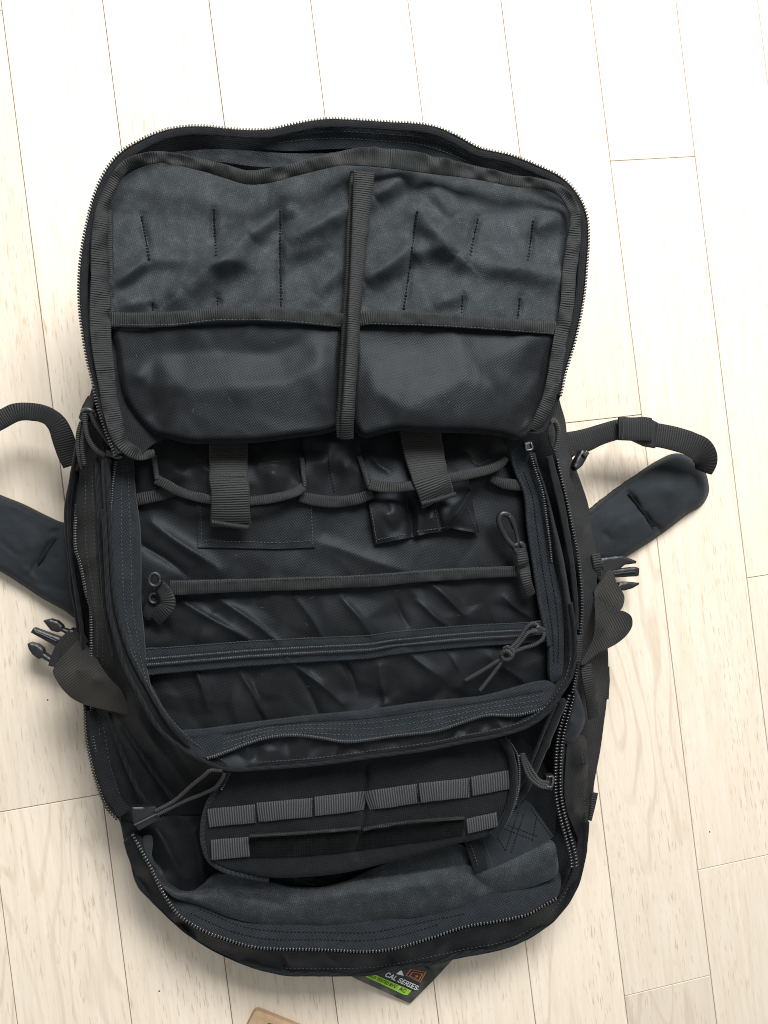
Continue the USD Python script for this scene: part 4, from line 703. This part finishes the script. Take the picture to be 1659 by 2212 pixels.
zPr = plus(facets([(762, 690, .113), (960, 695, .115), (1200, 712, .113), (764, 770, .1135), (790, 785, .115), (908, 757, .1145), (1003, 818, .1215), (960, 850, .1225), (876, 882, .123), (810, 845, .119), (764, 860, .114), (995, 735, .117), (1017, 726, .115), (1100, 818, .1185), (1062, 832, .123), (1030, 780, .119), (1140, 740, .116), (1180, 790, .112), (1150, 850, .117), (1170, 860, .112), (1100, 900, .121), (980, 915, .121), (860, 925, .120), (790, 935, .117), (1120, 945, .118), (1000, 942, .119), (764, 930, .115)], 8),
           crumple(175, 70, .0022, -30, 1.6, 7), wrk(-30, 160, 70, .002, 175))
pr = pocket('lower_pocket', [(764, 700), (762, 777), (762, 916), (782, 943), (856, 930), (924, 933), (1023, 935), (1083, 941), (1118, 949), (1142, 936), (1160, 908), (1174, 857), (1184, 789), (1200, 715), (1080, 700), (960, 692), (860, 688)], zPr, 2)
# webbing
wl = [(240, 690, .1155), (300, 692, .117), (370, 690, .118), (440, 682, .119), (520, 678, .1195), (600, 680, .119), (670, 686, .118), (740, 693, .116)]
m, uv = ribbon(wl, 30, .0017, -6, seed=180); w1 = obj('webbing_strip', m, 'webbing', flap, uv=uv)
wr = [(776, 690, .116), (800, 686, .118), (880, 688, .119), (964, 692, .1195), (1040, 697, .119), (1120, 703, .118), (1200, 709, .115)]
m, uv = ribbon(wr, 29, .0017, -6, seed=181); w2 = obj('webbing_strip', m, 'webbing', flap, uv=uv)
stitch(plus(.1205, lambda x, y: 0 * x), [[(250, 702), (370, 701), (470, 691), (600, 692), (735, 704)]], w1, 8); stitch(plus(.1205, lambda x, y: 0 * x), [[(790, 699), (964, 704), (1195, 720)]], w2, 8)
dv = [(786, 372, .124), (782, 440, .121), (776, 520, .121), (771, 600, .123), (766, 668, .125), (762, 740, .126), (758, 800, .128), (754, 860, .127), (750, 910, .123), (748, 946, .116)]
m, uv = ribbon(dv, [46, 42, 36, 33, 30, 28, 28, 28, 30, 30], .0024, [0, 6, 10, 12, 12, 14, 14, 12, 8, 0], seed=182, dome=.2); dvo = obj('divider_webbing', m, 'webbing', flap, uv=uv)
m, uv = ribbon([(x - w, y, .1155) for (x, y, z), w in zip(dv, [24, 24, 22, 20, 20, 20, 19, 18, 18, 14])], 12, .002, 25, seed=183); obj('divider_edge', m, 'webbing_dark', flap, uv=uv)
# binding round the panel
bd = [(334, 978, .106), (300, 982, .110), (270, 964, .114), (252, 930, .116), (240, 880, .117), (232, 833, .117), (223, 777, .117), (217, 718, .117), (216, 660, .117), (216, 596, .117), (215, 537, .117), (218, 481, .118), (222, 450, .118), (232, 418, .119), (252, 383, .120), (272, 358, .121), (304, 345, .126), (343, 339, .130), (375, 343, .130), (435, 356, .130), (486, 370, .130), (534, 383, .130), (574, 381, .130), (633, 367, .130), (693, 352, .130), (732, 343, .127), (765, 340, .122), (817, 340, .122), (884, 348, .121), (944, 358, .120), (1003, 368, .119), (1063, 380, .119), (1106, 390, .119), (1162, 396, .119), (1210, 412, .119), (1235, 442, .118), (1243, 477, .118), (1238, 529, .117), (1229, 596, .117), (1225, 656, .117), (1216, 703, .117), (1206, 757, .117), (1196, 817, .117), (1184, 865, .116), (1168, 900, .114), (1152, 930, .110)]
bw = [16, 24, 28, 32, 34, 34, 38, 40, 40, 36, 34, 28, 24, 20, 20, 21, 22, 22, 22, 24, 26, 28, 28, 26, 26, 28, 34, 40, 40, 36, 30, 26, 24, 22, 22, 24, 24, 32, 32, 31, 31, 31, 30, 30, 28, 20]
br = [0, -10, -14, -16, -16, -18, -20, -18, -20, -22, -20, -18, -16, -16, -20, -24, -26, -26, -24, -22, -20, -18, -18, -20, -20, -16, -12, -10, -12, -14, -18, -22, -22, -22, -22, -20, -18, -14, -14, -14, -14, -14, -12, -10, -6, 0]
m, uv = ribbon(bd, bw, .0014, br, seed=184, wave=.0030, dome=.12); bo = obj('panel_binding', m, 'webbing', flap, uv=uv)
for a, b, s in (((232, 480), (238, 700), 187),):
    m, uv = ribbon([(236, 455, .112), (236, 520, .113), (238, 580, .113), (241, 640, .113), (244, 700, .114)], 14, .0018, 0, seed=s); obj('panel_binding', m, 'webbing', flap, uv=uv)

rl = np.random.default_rng(77)
def lint(zf, box, n, parent):
    ms = []
    for k in range(n):
        x, y, a = rl.uniform(box[0], box[2]), rl.uniform(box[1], box[3]), rl.uniform(0, 6.28); l = rl.uniform(2, 6)
        p = np.array([[x - l * math.cos(a), y - l * math.sin(a)], [x + rl.uniform(-1, 1), y + rl.uniform(-1, 1)], [x + l * math.cos(a), y + l * math.sin(a)]])
        zc_ = zf(p[:, 0], p[:, 1]) + .0003
        ms.append(tube(np.c_[p, zc_], .00011, k=4)[0])
    obj('lint', join(*ms), 'lint_grey', parent, kind='stuff')
lint(zG, (250, 400, 750, 660), 16, gp); lint(zG, (800, 420, 1200, 660), 14, gp); lint(zPl, (270, 720, 720, 900), 9, pl); lint(zPr, (790, 730, 1150, 900), 9, pr); lint(zA, (320, 1180, 1130, 1500), 16, adm); lint(zLin, (480, 1920, 1150, 1960), 8, roll_)

# ---- zip pulls and cords at the sides of the flap
zp = xf('zip_pull', parent=bag)
obj('pull_tab', solid([(189, 856), (204, 850), (207, 868), (204, 884), (196, 890), (190, 908), (176, 912), (170, 902), (178, 876)], .094, .101), 'plastic', zp)
m, uv = tube([(176, 888, .103), (186, 884, .104), (198, 886, .104), (206, 890, .103)], .0011); obj('pull_rim', m, 'worn_metal', zp, uv=uv)
m, uv = tube([(205, 888, .103), (207, 898, .102), (203, 908, .1)], .0010); obj('pull_rim', m, 'worn_metal', zp, uv=uv)
m, uv = tube([(183, 892, .103), (184, 915, .102), (190, 945, .101), (206, 970, .1005), (228, 985, .1)], .0013); obj('pull_cord', m, 'cord', zp, uv=uv)
m, uv = tube([(196, 892, .103), (206, 915, .1035), (222, 938, .1035), (243, 966, .102)], .0013); obj('pull_cord', m, 'cord', zp, uv=uv)
m, uv = tube([(176, 912, .098), (170, 930, .096), (168, 955, .093), (172, 990, .09), (178, 1012, .086)], .0013); obj('pull_cord', m, 'cord', zp, uv=uv)
m, uv = tube([(183, 915, .098), (179, 940, .096), (178, 970, .094), (183, 1005, .09)], .0013); obj('pull_cord', m, 'cord', zp, uv=uv)
obj('slider', solid([(229, 972), (262, 974), (263, 988), (252, 990), (230, 986)], .099, .1035), 'plastic', zp)
m, uv = tube([(246, 989, .105), (247, 978, .105), (262, 976, .105), (262, 987, .105), (248, 989, .105)], .0007); obj('pull_rim', m, 'worn_metal', zp, uv=uv)
zp2 = xf('zip_pull', parent=bag)
obj('slider', solid([(1132, 956), (1148, 952), (1152, 972), (1136, 976)], .1, .1035), 'plastic', zp2)
m, uv = tube([(1136, 958, .1045), (1138, 972, .1045), (1150, 969, .1045), (1147, 956, .1045)], .0007); obj('pull_rim', m, 'worn_metal', zp2, uv=uv)
m, uv = tube([(1186, 912, .108), (1196, 908, .106), (1204, 925, .102), (1204, 955, .098), (1198, 975, .096)], .0018); obj('pull_cord', m, 'cord', zp2, uv=uv)
zp3 = xf('zip_pull', parent=bag)
obj('pull_tab', solid([(1258, 972), (1272, 980), (1266, 992), (1258, 1006), (1246, 1016), (1240, 1008), (1247, 990)], .050, .058), 'plastic', zp3)
m, uv = ribbon([(1262, 977, .0595), (1268, 984, .0595)], 14, .0018, 0, seed=190); obj('pull_rim', m, 'worn_metal', zp3, uv=uv)
zp4 = xf('zip_pull', parent=bag)
obj('pull_tab', solid([(284, 1744), (336, 1742), (347, 1768), (300, 1794), (288, 1776)], .058, .064), 'plastic', zp4)
m, uv = tube([(290, 1782, .0655), (315, 1770, .0655), (342, 1756, .0655)], .0006); obj('pull_rim', m, 'worn_metal', zp4, uv=uv)
for c in ([(480, 1664, .098), (455, 1664, .096), (440, 1676, .09), (415, 1696, .08), (376, 1730, .07), (336, 1752, .066)], [(486, 1668, .096), (480, 1682, .09), (466, 1700, .082), (440, 1714, .076), (400, 1730, .07), (340, 1760, .066)]):
    m, uv = tube(c, .0012); obj('pull_cord', m, 'cord', zp4, uv=uv)
obj('slider', solid([(470, 1660), (488, 1660), (490, 1672), (474, 1674)], .062, .066), 'plastic', zp4)
zp5 = xf('zip_pull', parent=bag)
obj('pull_tab', solid([(1180, 1676), (1196, 1674), (1199, 1684), (1192, 1708), (1176, 1704)], .062, .068), 'plastic', zp5)
m, uv = tube([(1184, 1678, .0695), (1194, 1678, .0695), (1190, 1700, .0695), (1182, 1698, .0695)], .0008); obj('pull_rim', m, 'worn_metal', zp5, uv=uv)
for d in (-6, 0, 6):
    m, uv = tube([(1128 + d * .3, 1628, .07), (1136 + d, 1650 + d * .3, .074), (1148 + d, 1675 - d * .5, .074), (1166, 1692 - d, .071), (1184, 1696 - d, .068)], .0012); obj('pull_cord', m, 'cord', zp5, uv=uv)
obj('slider', solid([(1118, 1632), (1130, 1630), (1132, 1650), (1120, 1652)], .060, .066), 'plastic', zp5)

# ---- straps and pads on the floor
zpadL = plus(zrbf([(0, 1080, .014), (0, 1225, .014), (70, 1180, .020), (150, 1230, .022), (60, 1270, .012), (130, 1130, .018), (160, 1320, .016), (100, 1110, .014)]), wrk(30, 50, 20, .003, 200), folds([(122, 1160, 85, 1215, 4, -.0045), (118, 1150, 70, 1225, 22, -.0025), (85, 1215, 62, 1240, 6, -.0025), (110, 1150, 140, 1140, 8, -.003), (50, 1230, 80, 1255, 8, .002)]))
m, uv = sheet([(-60, 1040), (0, 1069), (45, 1087), (100, 1114), (132, 1128), (170, 1130), (190, 1230), (190, 1340), (165, 1337), (139, 1319), (90, 1292), (45, 1262), (0, 1234), (-60, 1205)], zpadL, 5, floor=.001, edge=.010, edge_w=14)
padL = obj('hip_pad', m, 'pad_cloth', bag, uv=uv)
m, uv = tube([(121, 1164, .0165), (110, 1182, .0155), (98, 1200, .015), (82, 1219, .016)], .0009); obj('pad_seam', m, 'thread_dark', padL, uv=uv)
zpadR = plus(zrbf([(1271, 1110, .016), (1319, 1068, .013), (1383, 1024, .013), (1440, 990, .014), (1500, 1000, .013), (1530, 1050, .012), (1480, 1110, .012), (1400, 1170, .012), (1320, 1205, .013), (1350, 1130, .022), (1450, 1060, .023)]), wrk(-35, 60, 24, .0025, 205), folds([(1357, 1064, 1390, 1110, 4, -.0045), (1390, 1110, 1420, 1140, 4, -.004), (1355, 1060, 1420, 1145, 22, -.0025), (1420, 1140, 1430, 1152, 8, -.003), (1300, 1150, 1320, 1165, 10, -.002), (1450, 1120, 1490, 1080, 12, .002)]))
m, uv = sheet([(1262, 1112), (1271, 1106), (1319, 1065), (1383, 1020), (1424, 994), (1461, 979), (1495, 990), (1520, 1012), (1530, 1040), (1531, 1065), (1517, 1091), (1487, 1110), (1427, 1155), (1383, 1184), (1331, 1212), (1297, 1212), (1270, 1200)], zpadR, 5, floor=.001, edge=.010, edge_w=14)
padR = obj('hip_pad', m, 'pad_cloth', bag, uv=uv)
m, uv = tube([(1358, 1066, .0155), (1372, 1085, .0145), (1388, 1106, .014), (1400, 1122, .0145), (1414, 1138, .0155)], .0009); obj('pad_seam', m, 'thread_dark', padR, uv=uv)
m, uv = ribbon([(-50, 935, .040), (0, 908, .040), (35, 891, .041), (69, 890, .043), (100, 897, .045), (122, 914, .046), (136, 945, .044), (146, 975, .040), (158, 1004, .036)], [34, 36, 36, 35, 35, 38, 42, 42, 40], .0022, [-14, -10, -6, -4, -8, -2, 0, 4, 6], seed=210, wave=.0004); obj('compression_strap', m, 'webbing_dark', bag, uv=uv)
cs = xf('shoulder_strap', parent=bag)
m, uv = ribbon([(1222, 962, .046), (1262, 952, .044), (1300, 938, .042), (1340, 927, .040), (1372, 928, .040), (1410, 938, .040), (1450, 946, .040), (1490, 958, .039), (1516, 974, .036), (1524, 996, .030), (1520, 1018, .024)], [56, 52, 46, 46, 50, 54, 56, 56, 58, 52, 40], .0022, [0, 0, -4, 0, 0, 0, 0, -6, -16, -40, -58], seed=211, wave=.0004); obj('strap_webbing', m, 'webbing', cs, uv=uv)
m, uv = ribbon([(1214, 938, .052), (1226, 968, .05), (1236, 986, .048)], 22, .002, 0, seed=212); obj('strap_anchor', m, 'webbing_dark', cs, uv=uv)
obj('slider_plate', solid([(1362, 950), (1362, 908), (1408, 906), (1421, 913), (1418, 938), (1416, 968), (1392, 964)], .0415, .044), 'plastic', cs)
m, uv = ribbon([(1335, 926, .046), (1352, 926, .0475), (1380, 927, .048), (1400, 927, .0475), (1408, 927, .046)], [52, 54, 54, 54, 53], .002, 0, seed=213, wave=.0002); sw = obj('slider_webbing', m, 'webbing', cs, uv=uv)
stitch(plus(.0495, lambda x, y: 0 * x), [[(1347, 904), (1345, 950)]], sw, 5)
# left buckle and its folded webbing
bl = xf('buckle', parent=bag)
zc = .022
obj('prong', solid([(93, 1341), (108, 1338), (124, 1343), (134, 1352), (136, 1358), (154, 1364), (160, 1372), (152, 1374), (132, 1364), (124, 1366), (110, 1362)], .014, zc), 'plastic', bl)
obj('prong', solid([(59, 1391), (64, 1389), (80, 1393), (92, 1402), (95, 1412), (112, 1424), (118, 1432), (108, 1432), (90, 1421), (84, 1424), (70, 1414), (62, 1402)], .014, zc), 'plastic', bl)
obj('guide_bar', solid([(66, 1366), (72, 1357), (128, 1378), (134, 1384), (126, 1398), (120, 1396)], .015, zc + .001), 'plastic', bl)
m, uv = tube([(74, 1364, zc + .0012), (100, 1375, zc + .0012), (124, 1386, zc + .0012)], .0008); obj('guide_rib', m, 'plastic', bl, uv=uv)
obj('buckle_body', solid([(118, 1398), (130, 1378), (150, 1360), (172, 1366), (182, 1392), (150, 1420), (122, 1442), (104, 1438), (110, 1418)], .012, .026), 'plastic', bl)
m, uv = ribbon([(136, 1420, .026), (150, 1398, .030), (166, 1380, .032), (182, 1372, .030)], [30, 36, 40, 40], .0022, 30, seed=215); obj('strap_fold', m, 'webbing_olive', bl, uv=uv)
# the tail: a wide piece rising from the buckle, bending over and running back under the lip
tail = sheet([(172, 1382), (188, 1396), (206, 1420), (222, 1446), (240, 1470), (258, 1488), (270, 1510), (279, 1542), (240, 1536), (205, 1528), (180, 1521), (155, 1508), (136, 1490), (121, 1468), (114, 1450), (124, 1430), (146, 1406)],
             plus(zrbf([(172, 1382, .044), (114, 1450, .048), (222, 1446, .076), (165, 1448, .072), (200, 1470, .080), (138, 1484, .058), (205, 1500, .074), (180, 1521, .060), (240, 1510, .082), (279, 1542, .080), (258, 1488, .088), (230, 1535, .074)])), 4, thick=.002)
m, uv = tail
ca, sa = math.cos(math.radians(-38)), math.sin(math.radians(-38)); uv = np.c_[-uv[:, 0] * sa + uv[:, 1] * ca, uv[:, 0] * ca + uv[:, 1] * sa]
obj('strap_webbing', m, 'webbing_olive', bl, uv=uv)
# right buckle
brk = xf('buckle', parent=bag)
obj('prong', solid([(1296, 1216), (1300, 1206), (1330, 1202), (1345, 1201), (1360, 1206), (1375, 1212), (1374, 1217), (1350, 1220), (1330, 1236), (1312, 1240), (1296, 1234)], .016, .026), 'plastic', brk)
obj('guide_bar', solid([(1318, 1232), (1376, 1225), (1381, 1228), (1380, 1243), (1376, 1245), (1320, 1248)], .018, .026), 'plastic', brk)
m, uv = tube([(1326, 1240, .027), (1350, 1237, .027), (1374, 1235, .027)], .0009); obj('guide_rib', m, 'plastic', brk, uv=uv)
obj('prong', solid([(1334, 1268), (1340, 1260), (1356, 1257), (1381, 1259), (1380, 1263), (1366, 1271), (1348, 1276), (1338, 1275)], .016, .025), 'plastic', brk)
obj('buckle_body', solid([(1284, 1210), (1300, 1212), (1312, 1240), (1334, 1262), (1330, 1278), (1300, 1262), (1284, 1240)], .014, .026), 'plastic', brk)
m, uv = ribbon([(1286, 1196, .05), (1290, 1222, .05), (1292, 1244, .046)], 20, .002, 0, seed=220); obj('strap_anchor', m, 'webbing_dark', brk, uv=uv)
def turned(m_uv, deg):
    m, uv = m_uv; c, s = math.cos(math.radians(deg)), math.sin(math.radians(deg))
    return m, np.c_[-uv[:, 0] * s + uv[:, 1] * c, uv[:, 0] * c + uv[:, 1] * s]
m, uv = turned(sheet([(1317, 1231), (1324, 1236), (1332, 1258), (1349, 1289), (1340, 1318), (1322, 1314), (1304, 1304), (1288, 1294), (1284, 1278), (1300, 1254)], zrbf([(1317, 1231, .052), (1349, 1289, .046), (1340, 1318, .056), (1288, 1290, .072), (1300, 1254, .064), (1315, 1285, .064)]), 4, thick=.002), 60); obj('strap_fold', m, 'webbing_olive', brk, uv=uv)
m, uv = turned(sheet([(1287, 1288), (1306, 1304), (1330, 1316), (1352, 1322), (1364, 1332), (1366, 1351), (1354, 1372), (1330, 1392), (1308, 1403), (1290, 1412), (1275, 1424), (1262, 1436), (1256, 1434), (1268, 1408), (1280, 1384), (1286, 1340)], zrbf([(1287, 1288, .074), (1352, 1322, .062), (1366, 1351, .056), (1330, 1392, .064), (1308, 1360, .078), (1290, 1412, .076), (1258, 1436, .086), (1286, 1340, .080)]), 4, thick=.002), 62); obj('strap_webbing', m, 'webbing_dark', brk, uv=uv)

# ================================================================ hang tag
zt0 = .020
tg = xf('hang_tag', 'camouflage printed card hang tag with green strip, sticking out below the backpack', 'hang tag')
corner = [(753, 2090), (790, 2126), (886, 2168), (935, 2120), (985, 2066), (860, 2010)]
def flat(poly, z, mat_, name, parent, thick=.0003):
    m, uv = sheet(poly, z, 12, thick=thick, round_poly=False); obj(name, m, mat_, parent, uv=uv)
ztag = zrbf([(753, 2105, .010), (886, 2168, .003), (980, 2071, .010), (860, 2060, .014)])
flat([(738, 2098), (770, 2115), (886, 2168), (935, 2119), (990, 2060), (860, 2020)], ztag, 'tag_card', 'card', tg, .0006)
# printed area, laid out in the card's own plane
p0, p1, p2_ = (U(*p, float(ztag(*p))) for p in ((790, 2112), (886, 2155), (930, 2110)))
ex = p1 - p0; ex /= np.linalg.norm(ex); nz_ = np.cross(ex, p2_ - p0); nz_ /= np.linalg.norm(nz_)
if nz_[2] < 0: nz_ = -nz_
ey = np.cross(nz_, ex)
def tagpt(px, py):      # where the pixel ray meets the card's plane
    d = np.array([(px - CX) / F, -(py - CY) / F, -1.0]) @ RM.T; o = np.array([0, 0, H]); return o + d * (((p0 - o) @ nz_) / (d @ nz_))
def card_poly(poly, lift, mat_, name, thick=.00015):
    q = np.array([tagpt(*p) for p in poly]) - p0; q2 = np.c_[q @ ex, q @ ey]
    P = Polygon(q2)
    m = trimesh.creation.extrude_polygon(P, thick, engine='earcut'); v = m.vertices
    obj(name, (p0 + v[:, 0:1] * ex + v[:, 1:2] * ey + (v[:, 2:3] + lift) * nz_, m.faces), mat_, tg, smooth=False)
def card_text(txt, px, py, h, lift, mat_, name, bold=False, slant=0.0, sx=1.0):
    m = meshkit.text_mesh(txt, h, .00015, bold); v = m.vertices; q = tagpt(px, py) - p0
    x = v[:, 0:1] * sx + v[:, 1:2] * slant + q @ ex; y = v[:, 1:2] + q @ ey
    obj(name, (p0 + x * ex + y * ey + (v[:, 2:3] + lift) * nz_, m.faces), mat_, tg, smooth=False)
flat([(738, 2098), (770, 2115), (886, 2168), (935, 2119), (990, 2060), (860, 2020)], ztag, 'tag_card', 'card', tg, .0006) if False else None
card_poly([(800, 2098), (892, 2139), (930, 2094), (850, 2050)], .0012, 'tag_dark', 'badge')
card_poly([(789, 2106), (800, 2098), (806, 2100), (888, 2136), (879, 2146), (872, 2145)], .0016, 'tag_green', 'green_strip')
PXT = (H - .015) / F
card_text('CAL SERIES', 829, 2104, 11.2 * PXT, .0016, 'tag_white', 'lettering', True, .10, .98)
card_text('.', 899.5, 2134, 9.0 * PXT, .0016, 'tag_white', 'lettering', True)
card_text('FIELD TESTED BY', 790, 2102.5, 7.0 * PXT, .0020, 'tag_ink', 'lettering', False, .10, .86)
card_text('V', 847, 2128.5, 9.0 * PXT, .0020, 'tag_ink', 'lettering', False, 0, .9)
card_text('T', 854.5, 2134, 11.5 * PXT, .0020, 'tag_white', 'lettering', True, 0, .55)
card_text('AC', 859.5, 2134, 9.0 * PXT, .0020, 'tag_ink', 'lettering', False, 0, 1.05)
card_poly([(855, 2100), (866, 2091), (869, 2098), (871, 2104)], .0016, 'tag_white', 'emblem_stroke')
sq = np.array([(886, 2090), (920, 2096), (907, 2119), (875, 2103)], float); cn = sq.mean(0)
for s0, s1, mm in ((1.0, .0, 'tag_orange'), (.86, 0, 'tag_dark'), (.68, 0, 'tag_orange'), (.54, 0, 'tag_dark')):
    card_poly([tuple(cn + (p - cn) * s0) for p in sq], .0015 + (1 - s0) * .002, mm, 'emblem_square')
card_text('+', cn[0] - 5.2, cn[1] + 2.0, 11 * PXT, .0028, 'tag_orange', 'emblem_cross', True)

# ================================================================ brown card at the bottom edge
kb = xf('kraft_card', 'brown kraft card with rounded corner peeking in at the bottom edge', 'cardboard')
zk = .006
m, uv = sheet([(544, 2197), (548, 2189), (553, 2184.5), (559, 2184), (566, 2186), (832, 2293), (763, 2431), (481, 2321)], zk, 6, floor=.0005, edge=.0008, edge_w=4, round_poly=False); obj('card', m, 'kraft', kb, uv=uv)
t = meshkit.text_mesh('F', .006, .0002, True); t.apply_transform(trimesh.transformations.rotation_matrix(math.radians(-22), (0, 0, 1))); t.apply_translation(U(572, 2228, zk) + np.array([0, 0, .0001])); obj('print', t, 'print_black', kb, smooth=False)
